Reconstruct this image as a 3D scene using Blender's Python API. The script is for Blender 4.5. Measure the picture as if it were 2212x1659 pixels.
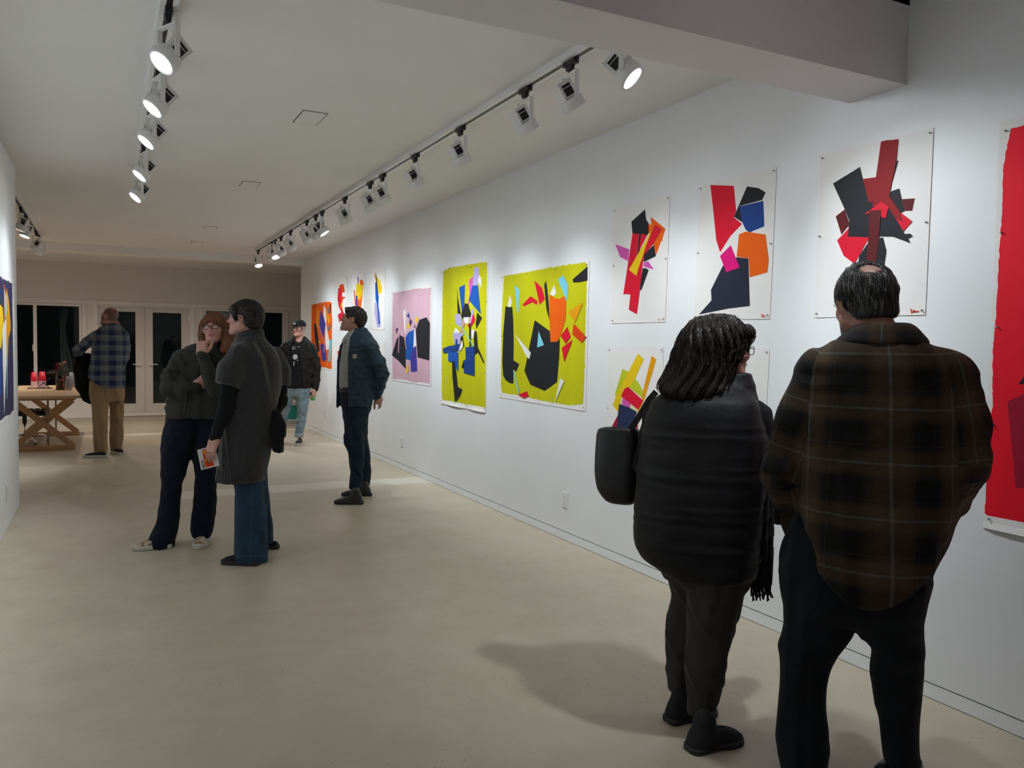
import bpy, bmesh, math, random
import numpy as np
from mathutils import Vector, Matrix
random.seed(7); np.random.seed(7)
for o in list(bpy.data.objects): bpy.data.objects.remove(o)
S = bpy.context.scene
COL = S.collection
# ---------------------------------------------------------------- camera
IW, IH, FPX, CAMH = 2212, 1659, 1722.35, 1.45
YAW, PITCH, ROLL = .470074, -.0453937, .0145939
def _axes():
    cy, sy = math.cos(YAW), math.sin(YAW)
    f = Vector((sy*math.cos(PITCH), cy*math.cos(PITCH), math.sin(PITCH)))
    r0 = Vector((cy, -sy, 0)); u0 = r0.cross(f)
    r = math.cos(ROLL)*r0+math.sin(ROLL)*u0; u = -math.sin(ROLL)*r0+math.cos(ROLL)*u0
    return r, u, f
CR, CU, CF = _axes()
CAMP = Vector((0, 0, CAMH))
cd = bpy.data.cameras.new('camera'); cam = bpy.data.objects.new('camera', cd); COL.objects.link(cam)
cd.sensor_width = 36; cd.lens = FPX/IW*36; cd.clip_start = .05; cd.clip_end = 200
cam.matrix_world = Matrix(((CR.x, CU.x, -CF.x, 0), (CR.y, CU.y, -CF.y, 0), (CR.z, CU.z, -CF.z, CAMH), (0, 0, 0, 1)))
S.camera = cam
# ---------------------------------------------------------------- world, exposure (night outside: the light is the room's lamps)
wd = bpy.data.worlds.new('night'); S.world = wd; wd.use_nodes = True
wd.node_tree.nodes['Background'].inputs[0].default_value = (.25, .32, .45, 1)
wd.node_tree.nodes['Background'].inputs[1].default_value = .035
S.view_settings.view_transform = 'Standard'; S.view_settings.look = 'None'
S.view_settings.gamma = 1; S.view_settings.use_curve_mapping = False
S.view_settings.exposure = EXPOSURE = 0.5
SPOT_W = 62.0      # power of one wall-washing spotlight
SPILL = .22; FILL_W = 76.0
LAMPC = (.89, .955, 1.0)
# ---------------------------------------------------------------- geometry helpers
def ray(px, py): return CR*(px-IW/2)+CU*(IH/2-py)+CF*FPX
def onx(px, py, X): d = ray(px, py); return CAMP+d*(X/d.x)
def ony(px, py, Y): d = ray(px, py); return CAMP+d*(Y/d.y)
def onz(px, py, Z): d = ray(px, py); return CAMP+d*((Z-CAMH)/d.z)
def tag(o, label=None, cat=None, group=None, kind=None):
    if label: o['label'] = label
    if cat: o['category'] = cat
    if group: o['group'] = group
    if kind: o['kind'] = kind
    return o
def empty(name, loc=(0, 0, 0), rotz=0.0, label=None, cat=None, group=None):
    o = bpy.data.objects.new(name, None); COL.objects.link(o); o.empty_display_size = .1
    o.location = loc; o.rotation_euler = (0, 0, rotz)
    return tag(o, label, cat, group)
def mobj(name, me, mat=None, parent=None):
    o = bpy.data.objects.new(name, me); COL.objects.link(o)
    if mat is not None and len(me.materials) == 0: me.materials.append(mat)
    if parent is not None: o.parent = parent
    return o
def bobj(name, bm, mat=None, parent=None, smooth=False, bevel=0, mod=None):
    bmesh.ops.recalc_face_normals(bm, faces=bm.faces)
    if bevel: bmesh.ops.bevel(bm, geom=[e for e in bm.edges if e.calc_face_angle(0) > .6], offset=bevel, segments=2, profile=.5, affect='EDGES')
    me = bpy.data.meshes.new(name); bm.to_mesh(me); bm.free()
    if smooth: me.shade_smooth()
    return mobj(name, me, mat, parent)
def bx(bm, x0, x1, y0, y1, z0, z1, M=None):
    vs = [bm.verts.new((x, y, z)) for z in (z0, z1) for y in (y0, y1) for x in (x0, x1)]
    for f in ((0, 2, 3, 1), (4, 5, 7, 6), (0, 1, 5, 4), (2, 6, 7, 3), (0, 4, 6, 2), (1, 3, 7, 5)): bm.faces.new([vs[i] for i in f])
    if M is not None: bmesh.ops.transform(bm, matrix=M, verts=vs)
    return vs
def box(name, x0, x1, y0, y1, z0, z1, mat, parent=None, bevel=0):
    bm = bmesh.new(); bx(bm, min(x0, x1), max(x0, x1), min(y0, y1), max(y0, y1), min(z0, z1), max(z0, z1))
    return bobj(name, bm, mat, parent, bevel=bevel)
def beam_between(bm, a, b, w, t, up=(0, 0, 1)):
    a = Vector(a); b = Vector(b); z = (b-a); L = z.length; z.normalize(); x = Vector(up).cross(z)
    if x.length < 1e-4: x = Vector((1, 0, 0))
    x.normalize(); y = z.cross(x)
    M = Matrix(((x.x, y.x, z.x, a.x), (x.y, y.y, z.y, a.y), (x.z, y.z, z.z, a.z), (0, 0, 0, 1)))
    return bx(bm, -w/2, w/2, -t/2, t/2, 0, L, M)
def tube(bm, pts, r, seg=8, cap=True):
    pts = [Vector(p) for p in pts]; n = len(pts); rr = r if isinstance(r, (list, tuple)) else [r]*n
    rings = []; prev = None
    for i, p in enumerate(pts):
        t = (pts[min(i+1, n-1)]-pts[max(i-1, 0)]).normalized()
        if prev is None:
            a = Vector((0, 0, 1)) if abs(t.z) < .9 else Vector((1, 0, 0)); x = t.cross(a).normalized()
        else:
            x = prev-t*prev.dot(t); x.normalize()
        prev = x; y = t.cross(x)
        rings.append([bm.verts.new(p+(x*math.cos(2*math.pi*k/seg)+y*math.sin(2*math.pi*k/seg))*rr[i]) for k in range(seg)])
    for a, b in zip(rings, rings[1:]):
        for k in range(seg): bm.faces.new((a[k], a[(k+1) % seg], b[(k+1) % seg], b[k]))
    if cap:
        bm.faces.new(rings[0][::-1]); bm.faces.new(rings[-1])
def lathe(bm, prof, seg=20, M=None, cap0=True, cap1=True):
    rings = []; vs = []
    for r, z in prof:
        ring = [bm.verts.new((r*math.cos(2*math.pi*k/seg), r*math.sin(2*math.pi*k/seg), z)) for k in range(seg)]; rings.append(ring); vs += ring
    for a, b in zip(rings, rings[1:]):
        for k in range(seg): bm.faces.new((a[k], a[(k+1) % seg], b[(k+1) % seg], b[k]))
    if cap0: bm.faces.new(rings[0][::-1])
    if cap1: bm.faces.new(rings[-1])
    if M is not None: bmesh.ops.transform(bm, matrix=M, verts=vs)
    return vs
# ---------------------------------------------------------------- materials
MATS = {}
def srgb(r, g, b):
    f = lambda c: (c/255)/12.92 if c/255 <= .04045 else (((c/255)+.055)/1.055)**2.4
    return (f(r), f(g), f(b))
def mat(name, col, rough=.6, metal=0.0, spec=.5, noise=0.0, nscale=8.0, bump=0.0, bscale=60.0, stretch=(1, 1, 1), emit=0.0, sheen=0.0, coat=0.0, trans=0.0, rvar=0.0):
    if name in MATS: return MATS[name]
    m = bpy.data.materials.new(name); m.use_nodes = True; nt = m.node_tree; N = nt.nodes; L = nt.links
    b = N['Principled BSDF']; b.inputs['Base Color'].default_value = (*col, 1); b.inputs['Roughness'].default_value = rough
    b.inputs['Metallic'].default_value = metal; b.inputs['Specular IOR Level'].default_value = spec
    if sheen: b.inputs['Sheen Weight'].default_value = sheen; b.inputs['Sheen Roughness'].default_value = .5
    if coat: b.inputs['Coat Weight'].default_value = coat
    if trans: b.inputs['Transmission Weight'].default_value = trans
    if emit: b.inputs['Emission Color'].default_value = (*col, 1); b.inputs['Emission Strength'].default_value = emit
    if noise or bump or rvar:
        tc = N.new('ShaderNodeTexCoord'); mp = N.new('ShaderNodeMapping'); mp.inputs['Scale'].default_value = stretch
        L.new(tc.outputs['Object'], mp.inputs['Vector'])
    if noise:
        n = N.new('ShaderNodeTexNoise'); n.inputs['Scale'].default_value = nscale; n.inputs['Detail'].default_value = 6
        L.new(mp.outputs[0], n.inputs['Vector'])
        mr = N.new('ShaderNodeMapRange'); mr.inputs[1].default_value = .25; mr.inputs[2].default_value = .75
        mr.inputs[3].default_value = 1-noise; mr.inputs[4].default_value = 1+noise
        L.new(n.outputs[0], mr.inputs[0])
        mx = N.new('ShaderNodeVectorMath'); mx.operation = 'SCALE'; mx.inputs[0].default_value = col
        L.new(mr.outputs[0], mx.inputs['Scale']); L.new(mx.outputs[0], b.inputs['Base Color'])
    if bump:
        n2 = N.new('ShaderNodeTexNoise'); n2.inputs['Scale'].default_value = bscale; n2.inputs['Detail'].default_value = 4
        L.new(mp.outputs[0], n2.inputs['Vector'])
        bp = N.new('ShaderNodeBump'); bp.inputs['Strength'].default_value = bump; bp.inputs['Distance'].default_value = .004
        L.new(n2.outputs[0], bp.inputs['Height']); L.new(bp.outputs[0], b.inputs['Normal'])
    if rvar:
        n3 = N.new('ShaderNodeTexNoise'); n3.inputs['Scale'].default_value = nscale*.7
        L.new(mp.outputs[0], n3.inputs['Vector'])
        m3 = N.new('ShaderNodeMapRange'); m3.inputs[3].default_value = max(.02, rough-rvar); m3.inputs[4].default_value = min(1, rough+rvar)
        L.new(n3.outputs[0], m3.inputs[0]); L.new(m3.outputs[0], b.inputs['Roughness'])
    MATS[name] = m; return m
WALL = mat('wall_paint', (.80, .815, .83), .55, noise=.015, nscale=3, bump=.04, bscale=180)
CEIL = mat('ceiling_paint', (.82, .81, .79), .7, noise=.02, nscale=1.5, bump=.05, bscale=120)
BACKP = mat('back_wall_paint', (.70, .665, .63), .6, noise=.02, nscale=2, bump=.04, bscale=150)
TRIM = mat('trim_paint', (.74, .71, .68), .45, noise=.01, nscale=5)
GROOVE = mat('shadow_gap', (.12, .12, .12), .8)
WHITEM = mat('white_metal', (.78, .78, .77), .4, noise=.01, nscale=12)
BLACKP = mat('black_plastic', (.012, .012, .013), .45)
LEATHERB = mat('leather_black', (.010, .010, .011), .4, bump=.2, bscale=120)
CHROME = mat('chrome', (.8, .8, .82), .12, metal=1)
def floor_material():
    m = bpy.data.materials.new('painted_concrete'); m.use_nodes = True; nt = m.node_tree; N = nt.nodes; L = nt.links; b = N['Principled BSDF']
    geo = N.new('ShaderNodeNewGeometry'); sep = N.new('ShaderNodeSeparateXYZ'); L.new(geo.outputs['Position'], sep.inputs[0])
    def noise(sc, det=5, rough=.6, st=None):
        n = N.new('ShaderNodeTexNoise'); n.inputs['Scale'].default_value = sc; n.inputs['Detail'].default_value = det; n.inputs['Roughness'].default_value = rough
        if st:
            mp = N.new('ShaderNodeMapping'); mp.inputs['Scale'].default_value = st; L.new(geo.outputs['Position'], mp.inputs[0]); L.new(mp.outputs[0], n.inputs['Vector'])
        else: L.new(geo.outputs['Position'], n.inputs['Vector'])
        return n.outputs[0]
    def ramp(src, pts):
        r = N.new('ShaderNodeValToRGB'); el = r.color_ramp.elements
        while len(el) < len(pts): el.new(.5)
        for e, (p, c) in zip(el, pts): e.position = p; e.color = (*c, 1) if len(c) == 3 else c
        L.new(src, r.inputs[0]); return r.outputs[0]
    def mix(f, a, bb, t='MIX'):
        x = N.new('ShaderNodeMix'); x.data_type = 'RGBA'; x.blend_type = t
        for s, v in ((x.inputs[0], f), (x.inputs[6], a), (x.inputs[7], bb)):
            if hasattr(v, 'links') or hasattr(v, 'is_output'): L.new(v, s)
            elif isinstance(v, float): s.default_value = v
            else: s.default_value = (*v, 1)
        return x.outputs[2]
    base = ramp(noise(.9, 6), [(.3, (.43, .365, .265)), (.5, (.49, .42, .31)), (.72, (.535, .47, .36))])
    base = mix(.35, base, ramp(noise(5, 6, .7), [(.3, (.40, .345, .26)), (.7, (.58, .525, .425))]))
    # lighter infill strip and darker back slab: a fact of the floor, by position along the room
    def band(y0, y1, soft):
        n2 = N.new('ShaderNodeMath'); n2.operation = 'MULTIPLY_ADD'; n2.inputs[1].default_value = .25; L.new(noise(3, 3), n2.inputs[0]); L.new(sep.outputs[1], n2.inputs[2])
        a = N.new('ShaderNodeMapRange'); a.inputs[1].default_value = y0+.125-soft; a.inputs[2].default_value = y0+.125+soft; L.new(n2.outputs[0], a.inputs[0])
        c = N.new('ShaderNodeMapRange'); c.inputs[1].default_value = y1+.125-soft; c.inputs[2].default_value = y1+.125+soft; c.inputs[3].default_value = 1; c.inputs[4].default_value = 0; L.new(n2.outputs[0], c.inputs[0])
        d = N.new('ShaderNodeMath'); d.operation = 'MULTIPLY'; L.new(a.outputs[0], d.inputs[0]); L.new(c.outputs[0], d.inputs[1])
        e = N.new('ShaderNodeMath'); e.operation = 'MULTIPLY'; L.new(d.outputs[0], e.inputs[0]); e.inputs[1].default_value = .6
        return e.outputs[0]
    mx_ = N.new('ShaderNodeMapRange'); mx_.inputs[1].default_value = .45; mx_.inputs[2].default_value = .55; L.new(sep.outputs[0], mx_.inputs[0])
    bm_ = N.new('ShaderNodeMath'); bm_.operation = 'MULTIPLY'; L.new(band(7.95, 8.35, .03), bm_.inputs[0]); L.new(mx_.outputs[0], bm_.inputs[1])
    base = mix(bm_.outputs[0], base, (.72, .68, .59))
    base = mix(band(13.68, 13.95, .02), base, (.70, .66, .57))  # thin strip of light on the floor, painted in as a paler band
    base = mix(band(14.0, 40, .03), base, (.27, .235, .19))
    # dark specks and scuffs
    v = N.new('ShaderNodeTexVoronoi'); v.voronoi_dimensions = '2D'; v.inputs['Scale'].default_value = 45; L.new(geo.outputs['Position'], v.inputs['Vector'])
    sp = ramp(v.outputs['Distance'], [(.0, (1, 1, 1)), (.13, (1, 1, 1)), (.22, (0, 0, 0))])
    msk = ramp(noise(1.6, 3), [(.45, (0, 0, 0)), (.62, (1, 1, 1))])
    sel = ramp(v.outputs['Color'], [(.84, (0, 0, 0)), (.86, (1, 1, 1))])
    spk = mix(1.0, mix(1.0, sp, msk, 'MULTIPLY'), sel, 'MULTIPLY')
    bw = N.new('ShaderNodeRGBToBW'); L.new(spk, bw.inputs[0])
    sc = N.new('ShaderNodeMath'); sc.operation = 'MULTIPLY'; sc.inputs[1].default_value = .7; L.new(bw.outputs[0], sc.inputs[0])
    base = mix(sc.outputs[0], base, (.10, .085, .07))
    L.new(base, b.inputs['Base Color'])
    r = N.new('ShaderNodeMapRange'); r.inputs[1].default_value = .3; r.inputs[2].default_value = .7; r.inputs[3].default_value = .36; r.inputs[4].default_value = .52
    L.new(noise(2.2, 5), r.inputs[0]); L.new(r.outputs[0], b.inputs['Roughness'])
    bp = N.new('ShaderNodeBump'); bp.inputs['Strength'].default_value = .12; bp.inputs['Distance'].default_value = .004
    L.new(noise(14, 5), bp.inputs['Height']); L.new(bp.outputs[0], b.inputs['Normal'])
    return m
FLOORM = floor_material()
# ---------------------------------------------------------------- the room
RX, LX, LEND, CZ, BY = 3.08, -.70, 8.18, 2.94, 17.2     # long wall, partition, partition end, ceiling, back wall
REND, HY0, HY1, HZ = 14.4, 13.9, 14.2, 2.82             # long wall's end, header beam
NZ = 3.10                                               # ceiling on this side of the beam
def struct(o): o['kind'] = 'structure'; return o
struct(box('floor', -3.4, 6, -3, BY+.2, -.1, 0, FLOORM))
struct(box('ceiling', -3.4, 6, 2.35, BY+.2, CZ, CZ+.1, CEIL))
struct(box('ceiling_front', -3.4, 6, -3, 2.35, NZ, NZ+.1, CEIL))
struct(box('trim_1', LX, RX, 2.35, 2.645, 2.605, NZ, mat('beam_paint', (.72, .70, .70), .6, noise=.015, nscale=2)))
struct(box('trim_2', -3.4, RX+.15, HY0, HY1, HZ, CZ, CEIL))
struct(box('wall_right', RX, RX+.15, -3, REND, .068, NZ, WALL))
struct(box('wall_left', LX-.15, LX, -3, LEND, 0, NZ, WALL))
struct(box('wall_behind', -3.4, 6, -3.15, -3, 0, NZ+.1, WALL))
struct(box('wall_far_left', -3.55, -3.4, -3.15, BY+.2, 0, NZ+.1, BACKP))
struct(box('wall_far_right', 6, 6.15, -3.15, BY+.2, 0, NZ+.1, BACKP))
# long wall's flush baseboard under a thin shadow gap
struct(box('baseboard_right', RX, RX+.14, -3, REND, .003, .062, WALL))
struct(box('trim_3', RX+.008, RX+.13, -3, REND-.01, .0, .07, GROOVE))
struct(box('baseboard_back', -3.4, 6, BY-.012, BY, 0, .07, TRIM))
# back wall with its openings: window, double door, window
bm = bmesh.new()
OPEN = [(-2.05, -.42, .56, 2.16), (-.16, 1.49, 0, 2.16), (1.74, 3.35, .56, 2.16)]
xs = -3.4
for (a, b_, z0, z1) in OPEN:
    bx(bm, xs, a, BY, BY+.2, 0, CZ); bx(bm, a, b_, BY, BY+.2, z1, CZ)
    if z0 > 0: bx(bm, a, b_, BY, BY+.2, 0, z0)
    xs = b_
bx(bm, xs, 6, BY, BY+.2, 0, CZ)
struct(bobj('wall_back', bm, BACKP))
# a continuous head casing over the openings
struct(box('trim_4', -2.2, 3.5, BY-.018, BY, 2.16, 2.235, TRIM))
GLASS = bpy.data.materials.new('window_glass'); GLASS.use_nodes = True
_b = GLASS.node_tree.nodes['Principled BSDF']; _b.inputs['Base Color'].default_value = (.55, .6, .58, 1); _b.inputs['Roughness'].default_value = .0
_b.inputs['Transmission Weight'].default_value = 1.0; _b.inputs['IOR'].default_value = 1.45
def slider(name, x0, x1, z0, z1, mull, label):
    w = empty(name, ((x0+x1)/2, BY+.1, z0)); struct(w); w['label'] = label
    cx = (x0+x1)/2; X0, X1 = x0-cx, x1-cx; Hh = z1-z0
    def bar(n, a, b_, c, d, y0=-.085, y1=.0): return box(n, a, b_, y0, y1, c, d, TRIM, w, bevel=.004)
    bar('casing', X0-.07, X0, -.02, Hh, -.12, -.06); bar('casing', X1, X1+.07, -.02, Hh, -.12, -.06)
    bar('sill', X0-.08, X1+.08, -.05, -.002, -.14, .05)
    bar('frame_head', X0+.002, X1-.002, Hh-.05, Hh-.002); bar('frame_bottom', X0+.002, X1-.002, .002, .05)
    bar('frame_side', X0+.002, X0+.05, .05, Hh-.05); bar('frame_side', X1-.05, X1-.002, .05, Hh-.05)
    bar('meeting_stile', mull-cx-.03, mull-cx+.03, .05, Hh-.05, -.07, -.02)
    for (a, b_) in ((X0+.05, mull-cx-.03), (mull-cx+.03, X1-.05)): box('pane', a, b_, -.045, -.039, .05, Hh-.05, GLASS, w)
    bar('latch', mull-cx-.045, mull-cx-.03, .70, .82, -.09, -.06)
    return w
slider('window_1', -2.05, -.42, .56, 2.16, -1.19, 'white sliding window left of the double doors, dark night behind')
slider('window_2', 1.74, 3.35, .56, 2.16, 2.62, 'white sliding window right of the double doors, dark night behind')
DOORP = mat('door_paint', (.60, .575, .53), .4, noise=.01, nscale=6)
def door_leaf(name, x0, x1, hx, label):
    w = empty(name, ((x0+x1)/2, BY+.06, 0)); struct(w); w['label'] = label; cx = (x0+x1)/2; a, b_ = x0-cx, x1-cx
    g0, g1 = a+.20, b_-.16
    if hx > cx: g0, g1 = a+.30, b_-.16
    if hx < cx: g0, g1 = a+.13, b_-.15
    z1 = 2.125
    box('stile', a, g0, -.03, .02, .012, z1, DOORP, w, .003); box('stile', g1, b_, -.03, .02, .012, z1, DOORP, w, .003)
    box('top_rail', g0, g1, -.03, .02, 2.04, z1, DOORP, w, .003); box('bottom_rail', g0, g1, -.03, .02, .012, .25, DOORP, w, .003)
    box('glazing', g0, g1, -.006, .0, .25, 2.04, GLASS, w)
    h = box('handle_plate', hx-cx-.014, hx-cx+.014, -.036, -.03, .985, 1.055, WHITEM, w, .003)
    s = -1 if hx > cx else 1
    bm = bmesh.new(); tube(bm, [(hx-cx, -.036, 1.02), (hx-cx, -.075, 1.02), (hx-cx+s*.02, -.085, 1.02), (hx-cx+s*.15, -.085, 1.02)], .010)
    bobj('lever', bm, WHITEM, h, True)
    return w
door_leaf('door_1', -.145, .655, .595, 'left leaf of the white glazed double door')
door_leaf('door_2', .675, 1.475, .735, 'right leaf of the white glazed double door')
box('hinge', 1.46, 1.478, BY+.02, BY+.03, 1.9, 2.0, WHITEM, None)['kind'] = 'structure'
bpy.data.objects['hinge'].name = 'trim_5'
struct(box('trim_6', .655, .675, BY+.045, BY+.095, .012, 2.125, DOORP))
bm = bmesh.new(); bx(bm, -.16, -.146, BY+.01, BY+.12, 0, 2.158); bx(bm, 1.476, 1.49, BY+.01, BY+.12, 0, 2.158); bx(bm, -.146, 1.476, BY+.01, BY+.12, 2.127, 2.158)
struct(bobj('trim_7', bm, TRIM))
struct(box('trim_8', -.16, 1.49, BY-.03, BY+.12, 0, .012, mat('threshold', (.22, .13, .08), .5)))
for (a, b_) in ((-.16-.08, -.16), (1.49, 1.57)): struct(box('trim_9', a, b_, BY-.018, BY, 0, 2.16, TRIM))
# outside the glass: a dark terrace wall and ground
struct(box('wall_outside', -8, 8, 22, 22.2, -.1, 3.4, mat('outside_render', (.26, .27, .22), .8, noise=.2, nscale=2)))
struct(box('floor_outside', -8, 8, BY+.2, 22, -.2, -.1, mat('outside_paving', (.15, .15, .15), .8, noise=.2, nscale=3)))
# translucent plastic sheet hanging outside the left window
bm = bmesh.new(); rows = []
for i in range(13):
    z = -.1+i*.19; row = []
    for j in range(15):
        u = j/14; row.append(bm.verts.new((-.80+u*(.20+.10*math.sin(i*.5)), 17.55+.03*math.sin(u*17+i*.35)+.03*math.sin(i*1.1), z)))
    rows.append(row)
for a, b_ in zip(rows, rows[1:]):
    for j in range(14): bm.faces.new((a[j], a[j+1], b_[j+1], b_[j]))
o = bobj('plastic_sheet', bm, mat('clear_plastic', (.30, .34, .36), .3, noise=.5, nscale=6, stretch=(8, 1, .6)), None, True)
sm = o.modifiers.new('s', 'SOLIDIFY'); sm.thickness = .003
tag(o, 'pale crumpled plastic sheet hanging outside behind the left window glass', 'sheet')
# ceiling hatches (thin outlines) flush in the ceiling
for i, (y0, y1, lab) in enumerate([(5.19, 5.51, 'square ceiling access panel with dark outline nearest the beam'), (7.69, 7.97, 'second ceiling access panel beyond the outlined one'), (10.9, 11.15, 'faint ceiling access panel third along the ceiling'), (12.6, 12.85, 'faint ceiling access panel close to the header')]):
    e = empty('ceiling_panel', (1.2, (y0+y1)/2, CZ), 0, lab, 'ceiling panel', None)
    hw, hh = .08, (y1-y0)/2
    box('panel', -hw+.006, hw-.006, -hh+.006, hh-.006, -.004, -.0005, CEIL, e)
    bm = bmesh.new()
    bx(bm, -hw, -hw+.006, -hh, hh, -.003, -.0005); bx(bm, hw-.006, hw, -hh, hh, -.003, -.0005)
    bx(bm, -hw+.006, hw-.006, -hh, -hh+.006, -.003, -.0005); bx(bm, -hw+.006, hw-.006, hh-.006, hh, -.003, -.0005)
    bobj('panel_gap', bm, mat('panel_gap', (.14, .13, .12), .8), e)
# wall sockets
def outlet(loc, side, label):
    e = empty('wall_outlet', loc, 0, label, 'outlet')
    s = -1 if side == 'r' else 1
    box('plate', 0, s*.008, -.036, .036, -.058, .058, WHITEM, e, .003)
    for dz in (-.022, .022):
        f = box('socket_face', s*.008, s*.0095, -.017, .017, dz-.014, dz+.014, WHITEM, e, .0015)
        bm = bmesh.new()
        for dy in (-.006, .006): bx(bm, min(s*.0095, s*.0100), max(s*.0095, s*.0100), dy-.0012, dy+.0012, dz-.005, dz+.005)
        bobj('slots', bm, GROOVE, f)
outlet((RX, 5.14, .31), 'r', 'white wall outlet low on the long wall under the yellow and black collage')
outlet((RX, 8.9, .33), 'r', 'white wall outlet behind the man in the navy jacket')
outlet((RX, 12.61, .37), 'r', 'small white wall outlet near the young man in the cap')
outlet((LX, 7.19, .28), 'l', 'white wall outlet on the partition below the navy painting')
# ---------------------------------------------------------------- track lighting
LENS = mat('lamp_lens', (1, .99, .97), .3, emit=9)
VENT = mat('vent_black', (.010, .010, .011), .55)
TRK = mat('track_black', (.015, .015, .016), .4)
def track(name, x, y0, y1, z, label):
    e = empty(name, (x, (y0+y1)/2, z), 0, label, 'light track'); h = (y1-y0)/2
    bm = bmesh.new(); bx(bm, -.036, -.013, -h, h, -.036, 0); bx(bm, .013, .036, -h, h, -.036, 0); bx(bm, -.013, .013, -h, h, -.012, 0)
    bx(bm, -.036, .036, -h-.012, -h, -.038, 0); bx(bm, -.036, .036, h, h+.012, -.038, 0)
    bobj('rail', bm, WHITEM, e)
    bm = bmesh.new(); bx(bm, -.013, .013, -h, h, -.036, -.0125); bobj('slot', bm, TRK, e)
    return e
track('light_track', 2.10, 2.66, 13.0, CZ, 'white ceiling light track running beside the long art wall')
track('light_track', .25, 2.66, 7.62, CZ, 'white ceiling light track running beside the partition wall')
track('light_track', -.83, 8.9, 13.05, CZ, 'short ceiling light track over the table behind the partition')
track('light_track', 2.10, -2.0, 2.2, NZ, 'light track on the front ceiling near the large red painting')
track('light_track', .25, -2.0, 2.2, NZ, 'light track on the front ceiling near the partition wall')
# shared meshes for the spotlights (head axis = local -Z, lens at the bottom)
def _mesh(fn, m, smooth=False, bevel=0):
    bm = bmesh.new(); fn(bm); bmesh.ops.recalc_face_normals(bm, faces=bm.faces)
    if bevel: bmesh.ops.bevel(bm, geom=[e for e in bm.edges if e.calc_face_angle(0) > .6], offset=bevel, segments=2, profile=.5, affect='EDGES')
    me = bpy.data.meshes.new('lampmesh'); bm.to_mesh(me); bm.free(); me.materials.append(m)
    if smooth: me.shade_auto_smooth(angle=.7) if hasattr(me, 'shade_auto_smooth') else me.shade_smooth()
    return me
def f_adapter(bm):
    bx(bm, -.016, .016, -.055, .055, -.062, -.034); bx(bm, -.012, .012, -.02, .03, -.085, -.062); lathe(bm, [(.014, -.10), (.016, -.085)], 10)
def f_yoke(bm):
    bx(bm, -.074, .074, -.012, .012, -.108, -.100); bx(bm, -.074, -.068, -.012, .012, -.245, -.108); bx(bm, .068, .074, -.012, .012, -.245, -.108)
def f_drum(bm):
    lathe(bm, [(.053, -.062), (.062, -.063), (.066, -.058), (.066, -.015), (.062, -.006), (.030, .0)], 28, cap0=False)
    lathe(bm, [(.053, -.062), (.052, -.050)], 28, cap0=False, cap1=False)
def f_house(bm):
    # open rectangular housing behind the drum: frames left and right round the black vents
    bx(bm, -.036, .036, -.042, -.037, -.008, .086); bx(bm, -.036, .036, .037, .042, -.008, .086); bx(bm, -.036, .036, -.037, .037, .078, .086)
    for s in (-1, 1):
        a, b = sorted((s*.030, s*.036)); bx(bm, a, b, -.037, -.026, .0, .078); bx(bm, a, b, .026, .037, .0, .078); bx(bm, a, b, -.026, .026, .068, .078); bx(bm, a, b, -.026, .026, .0, .010); bx(bm, a, b, -.026, .026, .050, .0535)
def f_vent(bm): bx(bm, -.029, .029, -.036, .036, .0, .077)
def f_lens(bm): lathe(bm, [(.052, -.055), (.030, -.057), (.004, -.0575)], 24, cap1=True)
ME_AD, ME_YK, ME_DR, ME_HO, ME_VE, ME_LE = _mesh(f_adapter, TRK, bevel=.002), _mesh(f_yoke, WHITEM), _mesh(f_drum, WHITEM, True), _mesh(f_house, WHITEM, bevel=.002), _mesh(f_vent, VENT), _mesh(f_lens, LENS, True)
def spot(x, y, aim, label, group, zc=CZ, power=None, cone=76, size=.05, col_=LAMPC, spill=1.0):
    e = empty('track_spotlight', (x, y, zc), 0, label, 'spotlight', group)
    mobj('adapter', ME_AD, None, e)
    piv = Vector((0, 0, -.235)); d = (Vector(aim)-(Vector((x, y, zc))+piv)).normalized()
    yaw = math.atan2(d.y, d.x)-math.pi/2           # yoke axis (local x) at right angles to the aim
    yk = mobj('yoke', ME_YK, None, e); yk.rotation_euler = (0, 0, yaw)
    zax = -d; xax = Vector((math.cos(yaw), math.sin(yaw), 0)); yax = zax.cross(xax)
    M = Matrix(((xax.x, yax.x, zax.x, piv.x), (xax.y, yax.y, zax.y, piv.y), (xax.z, yax.z, zax.z, piv.z), (0, 0, 0, 1)))
    M = M @ Matrix.Translation((0, 0, .012))
    hd = mobj('lamp_head', ME_DR, None, e); hd.matrix_local = M
    mobj('lens', ME_LE, None, hd); ho = mobj('rear_housing', ME_HO, None, e); ho.matrix_local = M; mobj('vent', ME_VE, None, ho)
    pw = power if power is not None else SPOT_W
    for nm, cn, bl, w_ in (('light', cone, 1.0, pw), ('spill_light', 125, 1.0, pw*SPILL*spill)):      # beam, and the wide spill round the reflector
        ld = bpy.data.lights.new(nm, 'SPOT'); ld.energy = w_; ld.color = col_; ld.spot_size = math.radians(cn); ld.spot_blend = bl; ld.shadow_soft_size = size
        lo = bpy.data.objects.new(nm, ld); COL.objects.link(lo); lo.parent = e; lo.matrix_local = M @ Matrix.Translation((0, 0, -.075))
    return e
ORD = 'first second third fourth fifth sixth seventh eighth ninth tenth eleventh twelfth thirteenth fourteenth fifteenth sixteenth'.split()
RY = [3.05, 3.53, 4.02, 4.94, 5.81, 6.62, 6.98, 7.83, 8.76, 9.06, 9.51, 10.44, 11.07, 11.49, 11.77, 12.89]
RG = 'spotlights on the track beside the long wall'
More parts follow.
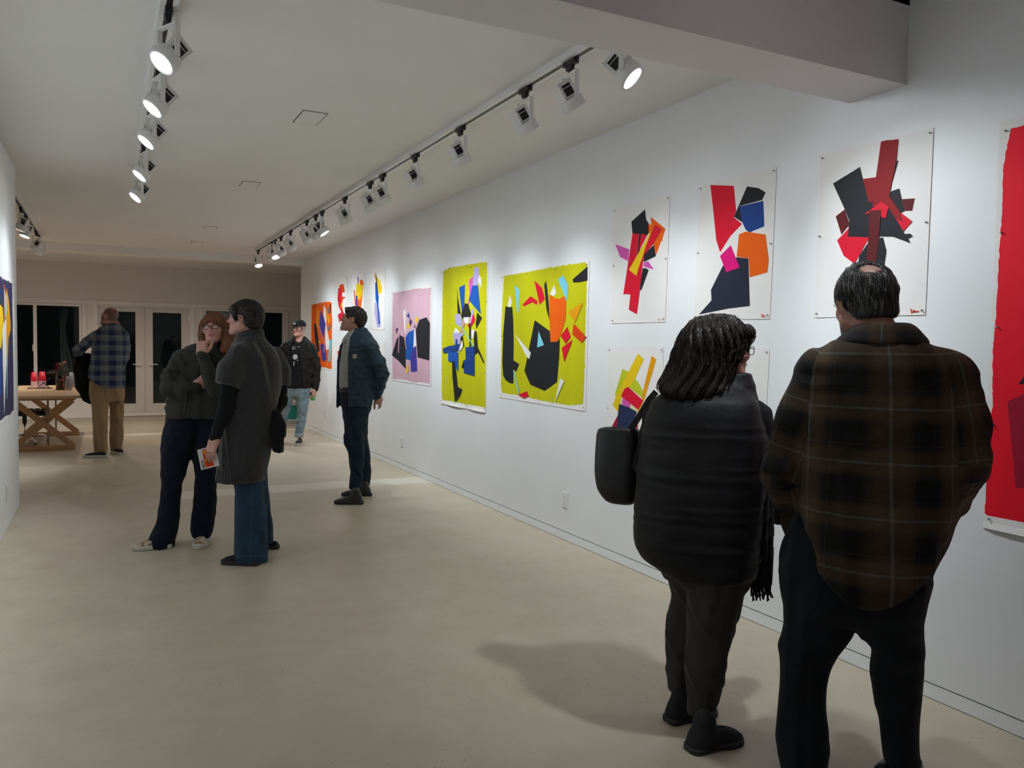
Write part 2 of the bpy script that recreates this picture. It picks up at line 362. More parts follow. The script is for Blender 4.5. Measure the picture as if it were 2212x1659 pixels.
# (track y, aim y on the wall, aim z)
for (y, ay, az) in [(3.05, 1.95, 1.3), (3.53, 3.45, 1.3), (4.02, 4.05, 1.3), (4.94, 5.0, 1.25), (5.81, 5.85, 1.25), (6.62, 6.75, 1.25), (6.98, 7.3, 1.25), (7.83, 8.2, 1.25),
                    (8.76, 8.35, 1.2), (9.06, 9.6, 1.5), (9.51, 10.2, 1.5), (10.44, 11.1, 1.5), (11.07, 11.9, 1.4), (11.77, 12.7, 1.4)]:
    spot(2.10, y, (RX, ay, az), 'white spotlight on the long wall track, %s from the ceiling beam' % ORD[RY.index(y)], RG, power=SPOT_W*(.8 if y < 3.2 else .38 if y < 4.5 else .55 if y < 9 else .52))
spot(2.10, 11.49, (2.45, 10.6, .8), 'white spotlight on the long wall track, fourteenth from the beam, lens glowing', RG, power=SPOT_W*.8)
spot(2.10, 12.89, (2.35, 12.0, .8), 'white spotlight at the far end of the long wall track, lens glowing', RG, power=SPOT_W*.8)
for i_, (y, ay) in enumerate([(2.95, 2.4), (3.87, 3.4), (4.63, 4.4), (5.41, 5.2), (6.52, 6.3), (7.51, 7.2)]):
    spot(.25, y, (LX, ay, 1.55), 'white spotlight with glowing lens on the partition track, %s from the ceiling beam' % ORD[i_], 'spotlights on the track beside the partition', power=SPOT_W*.72)
for i_, (y, ax, ay, az) in enumerate([(10.3, -1.6, 10.4, .9), (10.9, -1.5, 10.6, .8), (12.4, -2.0, 13.0, 1.0), (12.9, -1.3, 14.2, .9)]):
    spot(-.83, y, (ax, ay, az), 'white spotlight on the short track behind the partition, %s from the header beam' % ORD[3-i_], 'spotlights behind the partition', power=SPOT_W*.9)
for i_, (y, ax, ay, az) in enumerate([(1.65, 2.35, 3.1, .4), (.3, RX, .3, 1.4), (-1.0, RX, -1.0, 1.4)]):
    spot(2.10, y, (ax, ay, az), 'front ceiling spotlight on the long wall side, %s from the ceiling beam' % ORD[i_], 'front ceiling spotlights', zc=NZ, power=SPOT_W*(1.0 if y > 1 else .32), spill=0.0)
for i_, (y, ay) in enumerate([(1.5, 1.5), (.0, .0), (-1.4, -1.4)]):
    spot(.25, y, (LX, ay, 1.5), 'front ceiling spotlight on the partition side, %s from the ceiling beam' % ORD[i_], 'front ceiling partition spotlights', zc=NZ, power=SPOT_W*.45, spill=0.0)

# unseen warm lamps added behind the header to brighten the back bay
for i_, x in enumerate((-1.8, -.2, 1.4)):
    e = empty('added_fill_lamp', (x, 14.75, CZ), 0, 'round warm downlight recessed behind the header beam, %s from the table side' % ORD[i_], 'downlight', 'downlights of the back bay')
    bm = bmesh.new(); lathe(bm, [(.062, -.002), (.078, -.006), (.080, -.0005)], 24, cap0=False, cap1=False); bobj('trim_ring', bm, WHITEM, e, True)
    bm = bmesh.new(); lathe(bm, [(.062, -.002), (.002, -.002)], 24, cap0=False, cap1=True); bobj('lens', bm, LENS, e)
    ld = bpy.data.lights.new('downlight', 'SPOT'); ld.energy = FILL_W; ld.color = (1, .88, .76); ld.spot_size = math.radians(160); ld.spot_blend = 1; ld.shadow_soft_size = .06
    lo = bpy.data.objects.new('light', ld); COL.objects.link(lo); lo.parent = e; lo.location = (0, 0, -.02)
# ---------------------------------------------------------------- paintings
PAPER = mat('paper', (.80, .785, .765), .7, spec=.2, noise=.012, nscale=6)
PINM = mat('pin_steel', (.45, .45, .46), .35, metal=.8)
PC = dict(black=(.020, .021, .026), navy=(.022, .032, .085), navyblk=(.022, .026, .045), blue=(.012, .10, .42), dblue=(.016, .055, .24), purple=(.06, .05, .32), red=(.70, .010, .035), scarlet=(.84, .010, .030),
          crimson=(.35, .01, .035), maroon=(.11, .012, .015), dred=(.27, .012, .016), orange=(.82, .12, .006), rorange=(.75, .06, .008), amber=(.78, .34, .005), yellow=(.80, .55, .01), lime=(.50, .56, .02), chart=(.56, .55, .008),
          pink=(.62, .40, .48), rose=(.62, .25, .35), hot=(.75, .008, .20), magenta=(.65, .10, .42), lilac=(.45, .40, .70), cyan=(.20, .60, .75), teal=(.18, .48, .50), white=(.80, .79, .77), cream=(.72, .66, .40), grey=(.16, .15, .17), plum=(.10, .03, .14))
def paint(c):
    fl = c in ('chart', 'pink', 'scarlet', 'orangef', 'navyf')
    return mat('paint_'+c, PC[c], .6, spec=.15, noise=.08 if fl else .06, nscale=2.2 if fl else 4, stretch=(1, 3, .35) if fl else (1, 1, 1), bump=.08, bscale=40)
PC['orangef'] = (.80, .11, .008); PC['navyf'] = (.035, .035, .10)
def ragged(pts, amp, step=.02):
    out = []; rnd = random.Random(len(pts)*31+7); n = len(pts)
    for i in range(n):
        a = pts[i]; b_ = pts[(i+1) % n]; L = math.hypot(b_[0]-a[0], b_[1]-a[1]); k = max(1, int(L/step))
        nx, ny = -(b_[1]-a[1])/max(L, 1e-6), (b_[0]-a[0])/max(L, 1e-6)
        for j in range(k):
            t = j/k; w = amp*(rnd.random()-.5)*2 if j else 0
            out.append((a[0]+(b_[0]-a[0])*t+nx*w, a[1]+(b_[1]-a[1])*t+ny*w))
    return out
class Painting:
    """A sheet pinned to a wall plane x = X; (y, z) are metres on that wall."""
    def __init__(s, crop, sheet, label, X=RX, pins='auto', curl=.0015, sgn=-1):
        s.c = crop; s.X = X; s.sgn = sgn; s.n = 0
        q = [s.w(p) for p in sheet]; s.q = q
        cy = sum(p[0] for p in q)/4; cz = min(p[1] for p in q); s.o = (cy, cz)
        s.e = empty('paper_painting', (X, cy, cz), 0, label, 'painting', 'collage paintings pinned on the walls')
        tl, tr, br, bl = q; nu, nv = 33, 60; bm = bmesh.new(); g = []; rnd = random.Random(hash(label) % 1000 if False else len(label))
        ph = rnd.random()*6
        for j in range(nv+1):
            v = j/nv; row = []
            for i in range(nu+1):
                u = i/nu
                y = (tl[0]*(1-u)+tr[0]*u)*(1-v)+(bl[0]*(1-u)+br[0]*u)*v; z = (tl[1]*(1-u)+tr[1]*u)*(1-v)+(bl[1]*(1-u)+br[1]*u)*v
                off = .0025
                ev = max(0, (v-.965)/.035); eu = max(0, (u-.97)/.03)
                off += curl*ev*ev*(abs(math.sin(math.pi*u*2+ph))*.9+.1)*(1 if 0 < u < 1 else .3)
                row.append(bm.verts.new((sgn*off, y-cy, z-cz)))
            g.append(row)
        for a, b_ in zip(g, g[1:]):
            for i in range(nu): bm.faces.new((a[i], a[i+1], b_[i+1], b_[i]))
        o = bobj('paper', bm, PAPER, s.e, False); md = o.modifiers.new('t', 'SOLIDIFY'); md.thickness = .0006; md.offset = 0
        W_ = math.hypot(tr[0]-tl[0], tr[1]-tl[1]); Hh = math.hypot(bl[0]-tl[0], bl[1]-tl[1])
        pu = [.025, .975] if W_ < .75 else [.02, .33, .66, .98]; pv = [.025, .5, .975] if Hh > .5 else [.03, .97]
        pts = [(u, v) for u in pu for v in (pv[0], pv[-1])]+[(u, v) for u in (pu[0], pu[-1]) for v in pv[1:-1]]
        if Hh > 1.2: pts += [(u, v) for u in (pu[0], pu[-1]) for v in (.27, .74)]
        for u, v in pts:
            y = (tl[0]*(1-u)+tr[0]*u)*(1-v)+(bl[0]*(1-u)+br[0]*u)*v; z = (tl[1]*(1-u)+tr[1]*u)*(1-v)+(bl[1]*(1-u)+br[1]*u)*v
            p = mobj('pin', ME_PIN, None, s.e); p.location = (sgn*.004, y-cy, z-cz); p.rotation_euler = (0, 0, 0 if sgn < 0 else math.pi)
    def w(s, p):
        x0, y0, k = s.c; v = onx(x0+p[0]/k, y0+p[1]/k, s.X); return (v.y, v.z)
    def field(s, c, pts, amp=.0045, step=.016, raw=False): s.shape(c, ragged([s.w(p) for p in pts] if not raw else pts, amp, step), True, 'paint_field')
    def shape(s, c, pts, raw=False, name='painted_shape'):
        q = pts if raw else [s.w(p) for p in pts]
        bm = bmesh.new(); off = s.sgn*(.0030+.00025*s.n); s.n += 1
        f = bm.faces.new([bm.verts.new((off, y-s.o[0], z-s.o[1])) for y, z in q])
        f.normal_update(); bmesh.ops.triangulate(bm, faces=[f])
        for f in bm.faces:
            f.normal_update()
            if f.normal.x*s.sgn < 0: f.normal_flip()
        me = bpy.data.meshes.new(name); bm.to_mesh(me); bm.free(); mobj(name, me, paint(c), s.e)
    def many(s, lst):
        for c, pts in lst: s.shape(c, pts)
    def scribble(s, c, pts, r=.0012):
        bm = bmesh.new(); tube(bm, [(s.sgn*.005, y-s.o[0], z-s.o[1]) for y, z in [s.w(p) for p in pts]], r, 5); bobj('signature', bm, paint(c), s.e)
def f_pin(bm):
    M = Matrix.Rotation(-math.pi/2, 4, 'Y') @ Matrix.Rotation(.12, 4, 'X')
    lathe(bm, [(.0045, 0), (.0045, .0016), (.0022, .0026), (.0019, .0068), (.0036, .0082), (.0036, .0098), (.0022, .0104)], 8, M)
ME_PIN = _mesh(f_pin, PINM, True)

A = Painting((1070, 555, 4.809), [(68, 185), (983, 38), (942, 1605), (48, 1458)], 'large chartreuse collage with two black figures and an orange cup shape')
A.field('chart', [(95, 200), (300, 165), (520, 120), (760, 80), (940, 58), (965, 110), (955, 250), (940, 700), (935, 1100), (915, 1530), (760, 1540), (520, 1500), (300, 1450), (75, 1410), (62, 1350), (65, 700), (80, 400)])
A.many([('black', [(108, 512), (145, 524), (180, 518), (190, 650), (195, 900), (193, 1075), (253, 1115), (220, 1195), (192, 1170), (192, 1318), (150, 1310), (110, 1280), (85, 1230), (75, 1100), (85, 800), (100, 620)]),
 ('white', [(153, 395), (175, 465), (160, 522), (130, 512)]), ('cyan', [(205, 290), (257, 345), (243, 575), (230, 575)]), ('red', [(370, 408), (445, 460), (437, 498), (388, 472), (302, 515), (287, 495)]),
 ('red', [(410, 245), (487, 320), (522, 440), (465, 498)]), ('black', [(530, 248), (540, 300), (560, 480), (566, 655), (535, 540), (513, 290)]), ('white', [(617, 292), (638, 380), (606, 408), (572, 385)]),
 ('cyan', [(657, 235), (708, 190), (763, 290), (755, 455), (735, 440), (715, 380)]), ('black', [(415, 658), (570, 770), (580, 885), (650, 880), (665, 852), (675, 862), (668, 1050), (645, 1300), (517, 1390), (368, 1325), (308, 1185)]),
 ('orange', [(568, 390), (620, 425), (665, 436), (728, 405), (740, 480), (735, 650), (680, 830), (648, 880), (580, 885), (568, 650)]), ('black', [(962, 100), (962, 245), (880, 262), (818, 266), (808, 235)]),
 ('cyan', [(455, 770), (512, 915), (440, 942)]), ('white', [(213, 805), (376, 995), (360, 1062), (330, 1035)]), ('red', [(755, 725), (790, 830), (738, 902), (687, 820)]), ('red', [(810, 860), (722, 1090), (697, 945)]),
 ('rorange', [(820, 690), (955, 832), (907, 893), (808, 805)]), ('amber', [(918, 475), (836, 682), (765, 572), (790, 550)]), ('cyan', [(190, 1170), (205, 1190), (258, 1418), (245, 1422)]), ('red', [(247, 1432), (338, 1393), (355, 1445), (305, 1470)]),
 ('white', [(680, 1258), (723, 1288), (628, 1512)])])
B = Painting((945, 555, 4.809), [(52, 135), (532, 35), (503, 1617), (38, 1522)], 'tall narrow chartreuse collage with a blue and black totem figure', curl=.012)
B.field('chart', [(65, 150), (120, 115), (300, 85), (420, 65), (515, 50), (520, 150), (510, 600), (500, 1590), (300, 1560), (150, 1520), (50, 1490), (45, 1000), (55, 400)])
B.many([('pink', [(375, 200), (330, 245), (335, 400), (318, 485), (335, 490), (380, 300)]), ('magenta', [(375, 205), (330, 245), (335, 400), (318, 485), (335, 490), (380, 300)]), ('blue', [(365, 300), (425, 290), (455, 600), (330, 450)]), ('lilac', [(383, 110), (437, 105), (430, 265), (410, 300), (370, 292)]), ('white', [(440, 185), (462, 225), (458, 320), (422, 245)]),
 ('navyblk', [(207, 320), (217, 430), (248, 600), (212, 585)]), ('blue', [(228, 318), (290, 285), (285, 480), (260, 595)]), ('black', [(290, 482), (325, 488), (355, 600), (345, 625), (265, 640), (265, 675), (250, 600)]), ('lilac', [(372, 530), (385, 545), (350, 690), (335, 690)]),
 ('black', [(418, 575), (468, 635), (408, 748), (403, 690)]), ('lilac', [(187, 595), (240, 592), (258, 650), (265, 675), (235, 730), (195, 690)]), ('white', [(275, 630), (330, 625), (330, 690), (290, 690)]), ('red', [(378, 590), (397, 655), (340, 750), (315, 705), (350, 690)]),
 ('rose', [(280, 640), (288, 700), (262, 785), (240, 780), (262, 720)]), ('black', [(335, 690), (352, 690), (355, 935), (338, 935)]), ('white', [(195, 730), (240, 785), (170, 795)]), ('white', [(358, 760), (392, 755), (378, 845), (358, 850)]),
 ('black', [(395, 768), (412, 775), (425, 925), (432, 990), (393, 1015), (385, 850)]), ('black', [(430, 945), (495, 1095), (487, 1105), (428, 990)]), ('lilac', [(165, 790), (240, 790), (290, 795), (250, 830), (240, 905), (180, 905)]),
 ('black', [(245, 845), (268, 822), (285, 930), (270, 930)]), ('dblue', [(195, 855), (215, 855), (215, 915), (195, 915)]), ('dblue', [(63, 950), (130, 925), (250, 908), (238, 975), (70, 1000)]), ('white', [(268, 860), (275, 930), (225, 1000), (240, 930)]),
 ('dblue', [(297, 940), (392, 930), (392, 1235), (283, 1205), (283, 1080), (303, 1060)]), ('cyan', [(230, 685), (240, 685), (385, 920), (380, 930)]), ('blue', [(120, 985), (222, 990), (222, 1200), (185, 1100), (120, 1080)]), ('black', [(160, 1095), (188, 1075), (218, 1350), (265, 1375), (235, 1450), (190, 1510), (165, 1250)]),
 ('black', [(285, 1060), (285, 1155), (258, 1150)])])
C = Painting((835, 600, 6.636), [(80, 200), (652, 110), (640, 1557), (72, 1465)], 'pale pink collage with three black and blue mound shapes')
C.field('pink', [(95, 215), (250, 195), (400, 160), (635, 150), (630, 600), (625, 1535), (400, 1505), (90, 1450), (85, 800)])
C.many([('white', [(245, 470), (275, 460), (270, 800), (255, 780)]), ('blue', [(310, 790), (400, 740), (390, 1000), (345, 1185), (280, 1165), (275, 860)]), ('black', [(195, 820), (255, 855), (278, 1000), (280, 1310), (180, 1195), (80, 1110), (150, 880)]), ('rose', [(215, 620), (190, 850), (182, 1078), (168, 1075), (180, 830)]), ('rose', [(222, 490), (245, 700), (290, 1020), (280, 1020), (232, 700)]),
 ('white', [(400, 740), (412, 740), (432, 975), (390, 1000)]), ('purple', [(430, 975), (445, 1340), (357, 1352), (345, 1110), (385, 1010)]), ('black', [(475, 605), (580, 565), (628, 655), (618, 1185), (450, 1140), (425, 745)]), ('yellow', [(430, 570), (462, 570), (445, 640), (420, 620)]),
 ('yellow', [(310, 660), (340, 650), (325, 730), (300, 715)]), ('yellow', [(290, 1270), (325, 1270), (318, 1365), (283, 1375)]), ('purple', [(327, 500), (340, 585), (293, 548)]), ('plum', [(348, 580), (372, 632), (348, 700), (330, 630)]), ('plum', [(408, 655), (422, 720), (402, 720)]), ('plum', [(138, 735), (172, 715), (152, 805)])])
D = Painting((1290, 400, 5.184), [(192, 258), (822, 103), (765, 1532), (165, 1548)], 'white sheet with a tall red, orange and yellow cut shape and magenta arms')
D.many([('orange', [(605, 355), (770, 490), (735, 600), (740, 620), (720, 630), (665, 780), (635, 665), (580, 530), (578, 425), (610, 450)]), ('magenta', [(207, 660), (365, 720), (352, 850), (262, 805)]), ('magenta', [(575, 850), (640, 945), (520, 910), (525, 865)]),
 ('black', [(540, 272), (555, 390), (578, 420), (583, 530), (570, 560), (400, 540), (388, 410)]), ('black', [(640, 668), (663, 795), (525, 862), (530, 780)]), ('black', [(515, 930), (550, 930), (583, 950), (497, 1182), (482, 1160)]), ('red', [(402, 540), (475, 548), (445, 810), (480, 800), (520, 830), (480, 1215), (450, 1445), (360, 1395), (378, 1225), (320, 1218), (298, 1225)]),
 ('black', [(478, 550), (495, 550), (485, 760), (450, 800)]), ('red', [(500, 545), (565, 560), (455, 775), (480, 700)]), ('red', [(662, 440), (727, 495), (625, 670), (530, 785), (520, 860), (480, 900), (560, 650), (640, 480)]), ('yellow', [(632, 480), (550, 690), (520, 790), (490, 870), (470, 930), (447, 1018), (362, 948)])])
D.scribble('orange', [(690, 1515), (700, 1500), (708, 1515), (718, 1502), (725, 1512)])
E_ = Painting((1490, 350, 4.738), [(103, 243), (893, 48), (825, 1605), (47, 1618)], 'white sheet with red and navy blocks, a blue square and a hot pink diamond')
E_.many([('red', [(215, 235), (455, 245), (480, 500), (455, 565), (540, 635), (420, 760), (315, 925), (275, 800), (245, 500)]), ('black', [(590, 250), (710, 268), (782, 312), (745, 390), (520, 450), (545, 620), (457, 560)]), ('dblue', [(515, 455), (758, 398), (768, 658), (615, 722), (575, 690), (540, 610)]),
 ('orange', [(508, 742), (578, 712), (780, 742), (815, 1000), (800, 1130), (618, 1180), (608, 985), (485, 970)]), ('navyblk', [(485, 975), (605, 988), (620, 1473), (400, 1500), (100, 1560), (228, 1415), (222, 1310), (345, 1060)]), ('hot', [(425, 852), (516, 1080), (378, 1128), (315, 962)])])
E_.scribble('rorange', [(740, 1555), (742, 1585), (752, 1585), (758, 1558), (758, 1588), (768, 1566), (768, 1588), (785, 1582)], .0016)
F_ = Painting((1750, 270, 3.857), [(90, 248), (1033, 22), (963, 1582), (38, 1605)], 'white sheet with an upright dark red bar crossing black and maroon blocks')
F_.many([('maroon', [(770, 618), (878, 612), (856, 716), (790, 718)]), ('maroon', [(217, 762), (292, 703), (335, 830), (265, 915)]), ('black', [(728, 298), (742, 298), (690, 480), (680, 540), (640, 580)]), ('dred', [(447, 450), (555, 435), (525, 640), (490, 640)]),
 ('black', [(420, 350), (195, 488), (292, 700), (330, 800), (318, 930), (500, 938), (580, 930), (720, 932), (790, 890), (720, 760), (650, 640), (490, 640)]), ('black', [(675, 555), (748, 530), (790, 720), (700, 760), (640, 640)]), ('red', [(328, 860), (320, 930), (497, 938), (375, 1158), (285, 1090), (230, 962)]),
 ('black', [(490, 980), (478, 1150), (405, 1150), (415, 1090)]), ('black', [(585, 940), (612, 938), (640, 1050), (615, 1220), (540, 1200)]), ('dred', [(597, 140), (640, 128), (690, 126), (742, 118), (725, 300), (672, 555), (650, 690), (525, 680), (555, 430)]), ('red', [(595, 600), (640, 560), (760, 730), (857, 805), (785, 885), (720, 780)]),
 ('dred', [(595, 600), (640, 560), (760, 730), (780, 810), (720, 780)]), ('red', [(600, 640), (660, 680), (640, 775), (600, 770), (595, 710), (457, 745)]), ('maroon', [(497, 715), (600, 708), (575, 1000), (550, 1180), (475, 1150), (495, 900)]), ('black', [(700, 932), (770, 885), (800, 910), (840, 905), (860, 930), (820, 945), (840, 985), (790, 965)])])
F_.scribble('rorange', [(845, 1530), (850, 1568), (862, 1560), (866, 1540), (868, 1562), (876, 1545), (880, 1562), (890, 1548), (894, 1562), (904, 1548), (915, 1558)], .0018)
# the big red sheet beyond the right edge of view keeps its size on the wall
_tl, _bl = onx(2161, 264, RX), onx(2124, 1139, RX)
G = Painting((0, 0, 1), [(2161, 264), (2161, 264), (2124, 1139), (2124, 1139)], 'large red painting with a dark red block, cut ragged at its left edge') if False else None
class WallPainting(Painting):
    def w(s, p): return p if s.c is None else Painting.w(s, p)
gy0 = _tl.y; gz1 = _tl.z; gz0 = _bl.z
G = WallPainting(None, [(gy0, gz1), (gy0-1.25, gz1), (gy0-1.25, gz0), (_bl.y, gz0)], 'large red painting with a dark red block and ragged unpainted edge', curl=.012)
_c = lambda x, y: (lambda v: (v.y, v.z))(onx(2050+x/1.728, 240+y/1.728, RX))
G.field('scarlet', [_c(232, 65), _c(205, 200), _c(200, 385), _c(190, 510), _c(178, 760), _c(165, 890), _c(165, 1090), _c(152, 1200), _c(140, 1400), _c(135, 1500), _c(160, 1525), _c(225, 1545), (gy0-.35, gz0+.035), (gy0-1.2, gz0+.04), (gy0-1.21, gz1-.03), (gy0-.3, gz1-.03)], .0022, .012, raw=True)
G.shape('crimson', [_c(220, 1085), _c(290, 1050), (gy0-.62, 1.33), (gy0-.60, .78), _c(290, 1405), _c(252, 1408)], True)
G.shape('black', [_c(262, 1020), (gy0-.34, 1.72), (gy0-.7, 1.55), (gy0-.6, 1.40)], True)
G.shape('orange', [(gy0-.55, 2.3), (gy0-.9, 2.25), (gy0-.85, 1.9)], True)
H_ = Painting((1300, 740, 8.294), [(125, 75), (1112, 75), (1060, 2260), (70, 2260)], 'white sheet with yellow and lime bars over a navy block, below the red cut shape')
H_.many([('lime', [(375, 470), (490, 530), (430, 650), (330, 850), (262, 970), (237, 940)]), ('lime', [(610, 650), (700, 770), (735, 880), (715, 975), (480, 790), (540, 760)]), ('yellow', [(655, 195), (763, 300), (610, 640), (540, 760), (400, 840), (370, 960), (300, 1245), (200, 1115), (262, 970), (480, 530)]),
 ('amber', [(900, 235), (985, 300), (770, 1020), (660, 1260), (640, 1240), (745, 1040), (715, 985), (840, 480)]), ('crimson', [(295, 1300), (272, 1520), (190, 1525), (190, 1500)]), ('crimson', [(650, 1250), (670, 1280), (645, 1580), (430, 1520), (600, 1370)]), ('magenta', [(385, 970), (530, 1090), (505, 1165), (365, 1105)]),
 ('cream', [(530, 1095), (660, 1210), (655, 1270), (560, 1200), (515, 1165)]), ('red', [(480, 790), (752, 1040), (662, 1205), (530, 1095), (355, 960), (415, 830)]), ('navy', [(320, 1097), (505, 1165), (640, 1240), (600, 1350), (520, 1540), (400, 1800), (275, 1520), (300, 1290)])])
I_ = Painting((0, 0, 1), [(1500, 753), (1663, 753), (1648, 1055), (1488, 1062)], 'white sheet with a navy shape hung behind the woman in the black vest')
I_.many([('navyblk', [(1540, 800), (1604, 812), (1598, 905), (1560, 960), (1525, 900)]), ('red', [(1530, 930), (1570, 900), (1585, 1000), (1545, 1010)])])
J_ = Painting((0, 0, 1), [(1753, 752), (2006, 748), (1985, 1120), (1735, 1128)], 'white sheet hung low behind the man in the plaid shirt')
J_.many([('black', [(1830, 800), (1900, 790), (1920, 960), (1850, 980)]), ('dred', [(1870, 850), (1950, 870), (1930, 1040), (1880, 1060)])])
M_ = Painting((640, 560, 5.927), [(190, 580), (470, 548), (470, 1420), (190, 1385)], 'bright orange collage with purple and black shards beside the young man in the cap')
M_.field('orangef', [(200, 585), (270, 565), (375, 548), (455, 548), (462, 800), (455, 1405), (370, 1395), (300, 1390), (195, 1370), (195, 900)], .01, .03)
M_.many([('amber', [(262, 650), (288, 635), (283, 870), (262, 880)]), ('white', [(355, 580), (380, 640), (390, 840), (440, 1140), (385, 1165), (370, 1000), (375, 840), (350, 700)]), ('purple', [(318, 645), (380, 830), (345, 1040), (300, 840)]), ('black', [(228, 830), (255, 825), (290, 1040), (300, 1180), (275, 1190), (245, 1050)]), ('amber', [(385, 640), (415, 720), (440, 800), (415, 820), (395, 760)]),
 ('grey', [(405, 625), (425, 620), (425, 700), (408, 690)]), ('black', [(430, 580), (445, 575), (443, 700), (432, 690)]), ('grey', [(450, 820), (445, 880), (402, 930), (405, 890)]), ('purple', [(325, 1080), (370, 1095), (390, 1280), (365, 1310), (335, 1290), (312, 1110)]), ('rose', [(290, 850), (300, 850), (375, 1095), (365, 1095)]), ('rose', [(350, 1195), (360, 1195), (375, 1060), (365, 1060)]),
 ('teal', [(428, 1035), (462, 1020), (440, 1310), (412, 1305)]), ('amber', [(285, 1050), (305, 1040), (318, 1065), (300, 1085)]), ('black', [(275, 1230), (310, 1260), (310, 1350), (290, 1350)]), ('amber', [(385, 1285), (410, 1360), (400, 1380)])])
N1 = Painting((640, 560, 5.927), [(495, 252), (655, 222), (655, 905), (495, 912)], 'white sheet with a red and orange jagged totem shape')
N1.many([('rorange', [(555, 335), (600, 310), (615, 350), (625, 420), (590, 430), (590, 480), (640, 485), (600, 515), (565, 590), (545, 480)]), ('red', [(543, 365), (575, 385), (585, 480), (570, 590), (600, 660), (615, 690), (555, 815), (533, 710), (580, 680), (545, 600), (530, 500)]), ('amber', [(600, 515), (590, 600), (610, 660), (565, 600)])])
N2 = Painting((640, 560, 5.927), [(702, 205), (877, 168), (877, 900), (702, 908)], 'white sheet with a yellow and orange torch shape')
N2.many([('purple', [(783, 225), (800, 235), (800, 330), (790, 320)]), ('orange', [(815, 265), (850, 262), (865, 310), (835, 600), (820, 690), (790, 600), (790, 470), (820, 400)]), ('yellow', [(775, 300), (830, 330), (860, 330), (850, 430), (820, 530), (760, 460), (770, 370)]), ('purple', [(765, 465), (785, 465), (790, 595), (775, 690), (765, 590)]), ('rorange', [(738, 390), (750, 395), (768, 590), (755, 590)])])
N3 = Painting((640, 560, 5.927), [(957, 150), (1142, 108), (1136, 905), (955, 897)], 'white sheet with a thin blue and lilac stem and a yellow sail')
N3.many([('lilac', [(1005, 545), (1045, 580), (1080, 690), (1080, 870), (1040, 875), (1005, 690)]), ('amber', [(1005, 180), (1025, 190), (1030, 300), (1010, 240)]), ('yellow', [(1035, 225), (1080, 280), (1100, 370), (1098, 430), (1065, 450), (1050, 400)]), ('blue', [(1012, 300), (1030, 300), (1050, 460), (1060, 480), (1055, 580), (1070, 770), (1080, 830), (1055, 825), (1045, 700), (1038, 580), (1018, 520)]), ('black', [(1022, 145), (1035, 250), (1055, 460), (1050, 480), (1025, 300)])])
for nm, x0, x1, c1, lab in (('O1', 505, 655, 'red', 'white sheet hung low under the red totem sheet'), ('O2', 702, 877, 'amber', 'white sheet hung low under the torch shape sheet'), ('O3', 957, 1136, 'dblue', 'white sheet hung low under the blue stem sheet')):
    O_ = Painting((640, 560, 5.927), [(x0, 1055), (x1, 1062), (x1-3, 1780), (x0, 1745)], lab)
    O_.many([(c1, [(x0+25, 1180), (x0+70, 1160), (x0+110, 1500), (x0+60, 1600)]), ('black', [(x0+60, 1250), (x0+100, 1270), (x0+90, 1420)])])
K_ = Painting((0, 560, 3.16), [(-45, 95), (92, 150), (108, 1038), (-45, 1160)], 'navy blue painting with yellow and white leaf shapes on the partition wall', X=LX, sgn=1)
K_.field('navyf', [(-40, 105), (0, 122), (80, 165), (92, 1030), (60, 1065), (-40, 1135)], .01, .03)
K_.many([('yellow', [(-10, 300), (15, 330), (22, 430), (5, 600), (-10, 620)]), ('amber', [(40, 190), (55, 270), (68, 430), (70, 480), (55, 540), (50, 690), (40, 560), (35, 420)]), ('white', [(12, 480), (25, 430), (38, 400), (40, 560), (45, 650), (32, 900), (25, 1070), (15, 700)]), ('cyan', [(25, 190), (38, 250), (42, 360), (30, 410), (22, 330)]), ('teal', [(42, 560), (49, 700), (46, 950), (41, 950)]), ('orange', [(20, 165), (25, 170), (28, 420), (22, 420)]), ('dblue', [(-10, 640), (5, 630), (12, 900), (-10, 980)])])
# ---------------------------------------------------------------- table and what stands on it
OAK = mat('oak', (.52, .33, .17), .45, noise=.16, nscale=5, stretch=(9, .6, 9)); OAKD = mat('oak_leg', (.46, .27, .13), .5, noise=.16, nscale=5, stretch=(6, 6, .8))
TX0, TX1, TY0, TY1, TZ = -1.22, -.30, 11.72, 14.55, .75
te = empty('dining_table', ((TX0+TX1)/2, (TY0+TY1)/2, 0), 0, 'long oak table with crossed wooden leg frames by the windows', 'table'); hw, hl = (TX1-TX0)/2, (TY1-TY0)/2
box('tabletop', -hw, hw, -hl, hl, TZ-.035, TZ, OAK, te, .006)
for y0_ in (-hl+.42, hl-.60): box('cross_rail', -hw+.08, hw-.08, y0_, y0_+.10, TZ-.085, TZ-.036, OAKD, te, .004)
for yy in (-hl+.47, hl-.55):
    f = empty('leg_frame', (0, yy, 0)); f.parent = te
    for s in (-1, 1):
        bm = bmesh.new(); beam_between(bm, (s*.34, s*.022, TZ-.086), (-s*.34, s*.022, .055), .078, .042, (0, 1, 0)); bobj('leg', bm, OAKD, f, bevel=.004)
    box('foot_rail', -.37, .37, -.05, .05, 0, .06, OAKD, f, .004)
    bm = bmesh.new(); tube(bm, [(.05, .06, .06), (.05, .06, TZ-.09)], .012, 8); bobj('tie_rod', bm, mat('rod', (.35, .27, .2), .5), f, True)
def on_table(px, py): v = onz(px, py, TZ); return (min(max(v.x, TX0+.06), TX1-.05), min(max(v.y, TY0+.06), TY1-.06), TZ+.0005)
RCUP = mat('cup_red', (.62, .01, .03), .35); PCUP = mat('cup_pink', (.72, .42, .44), .4)
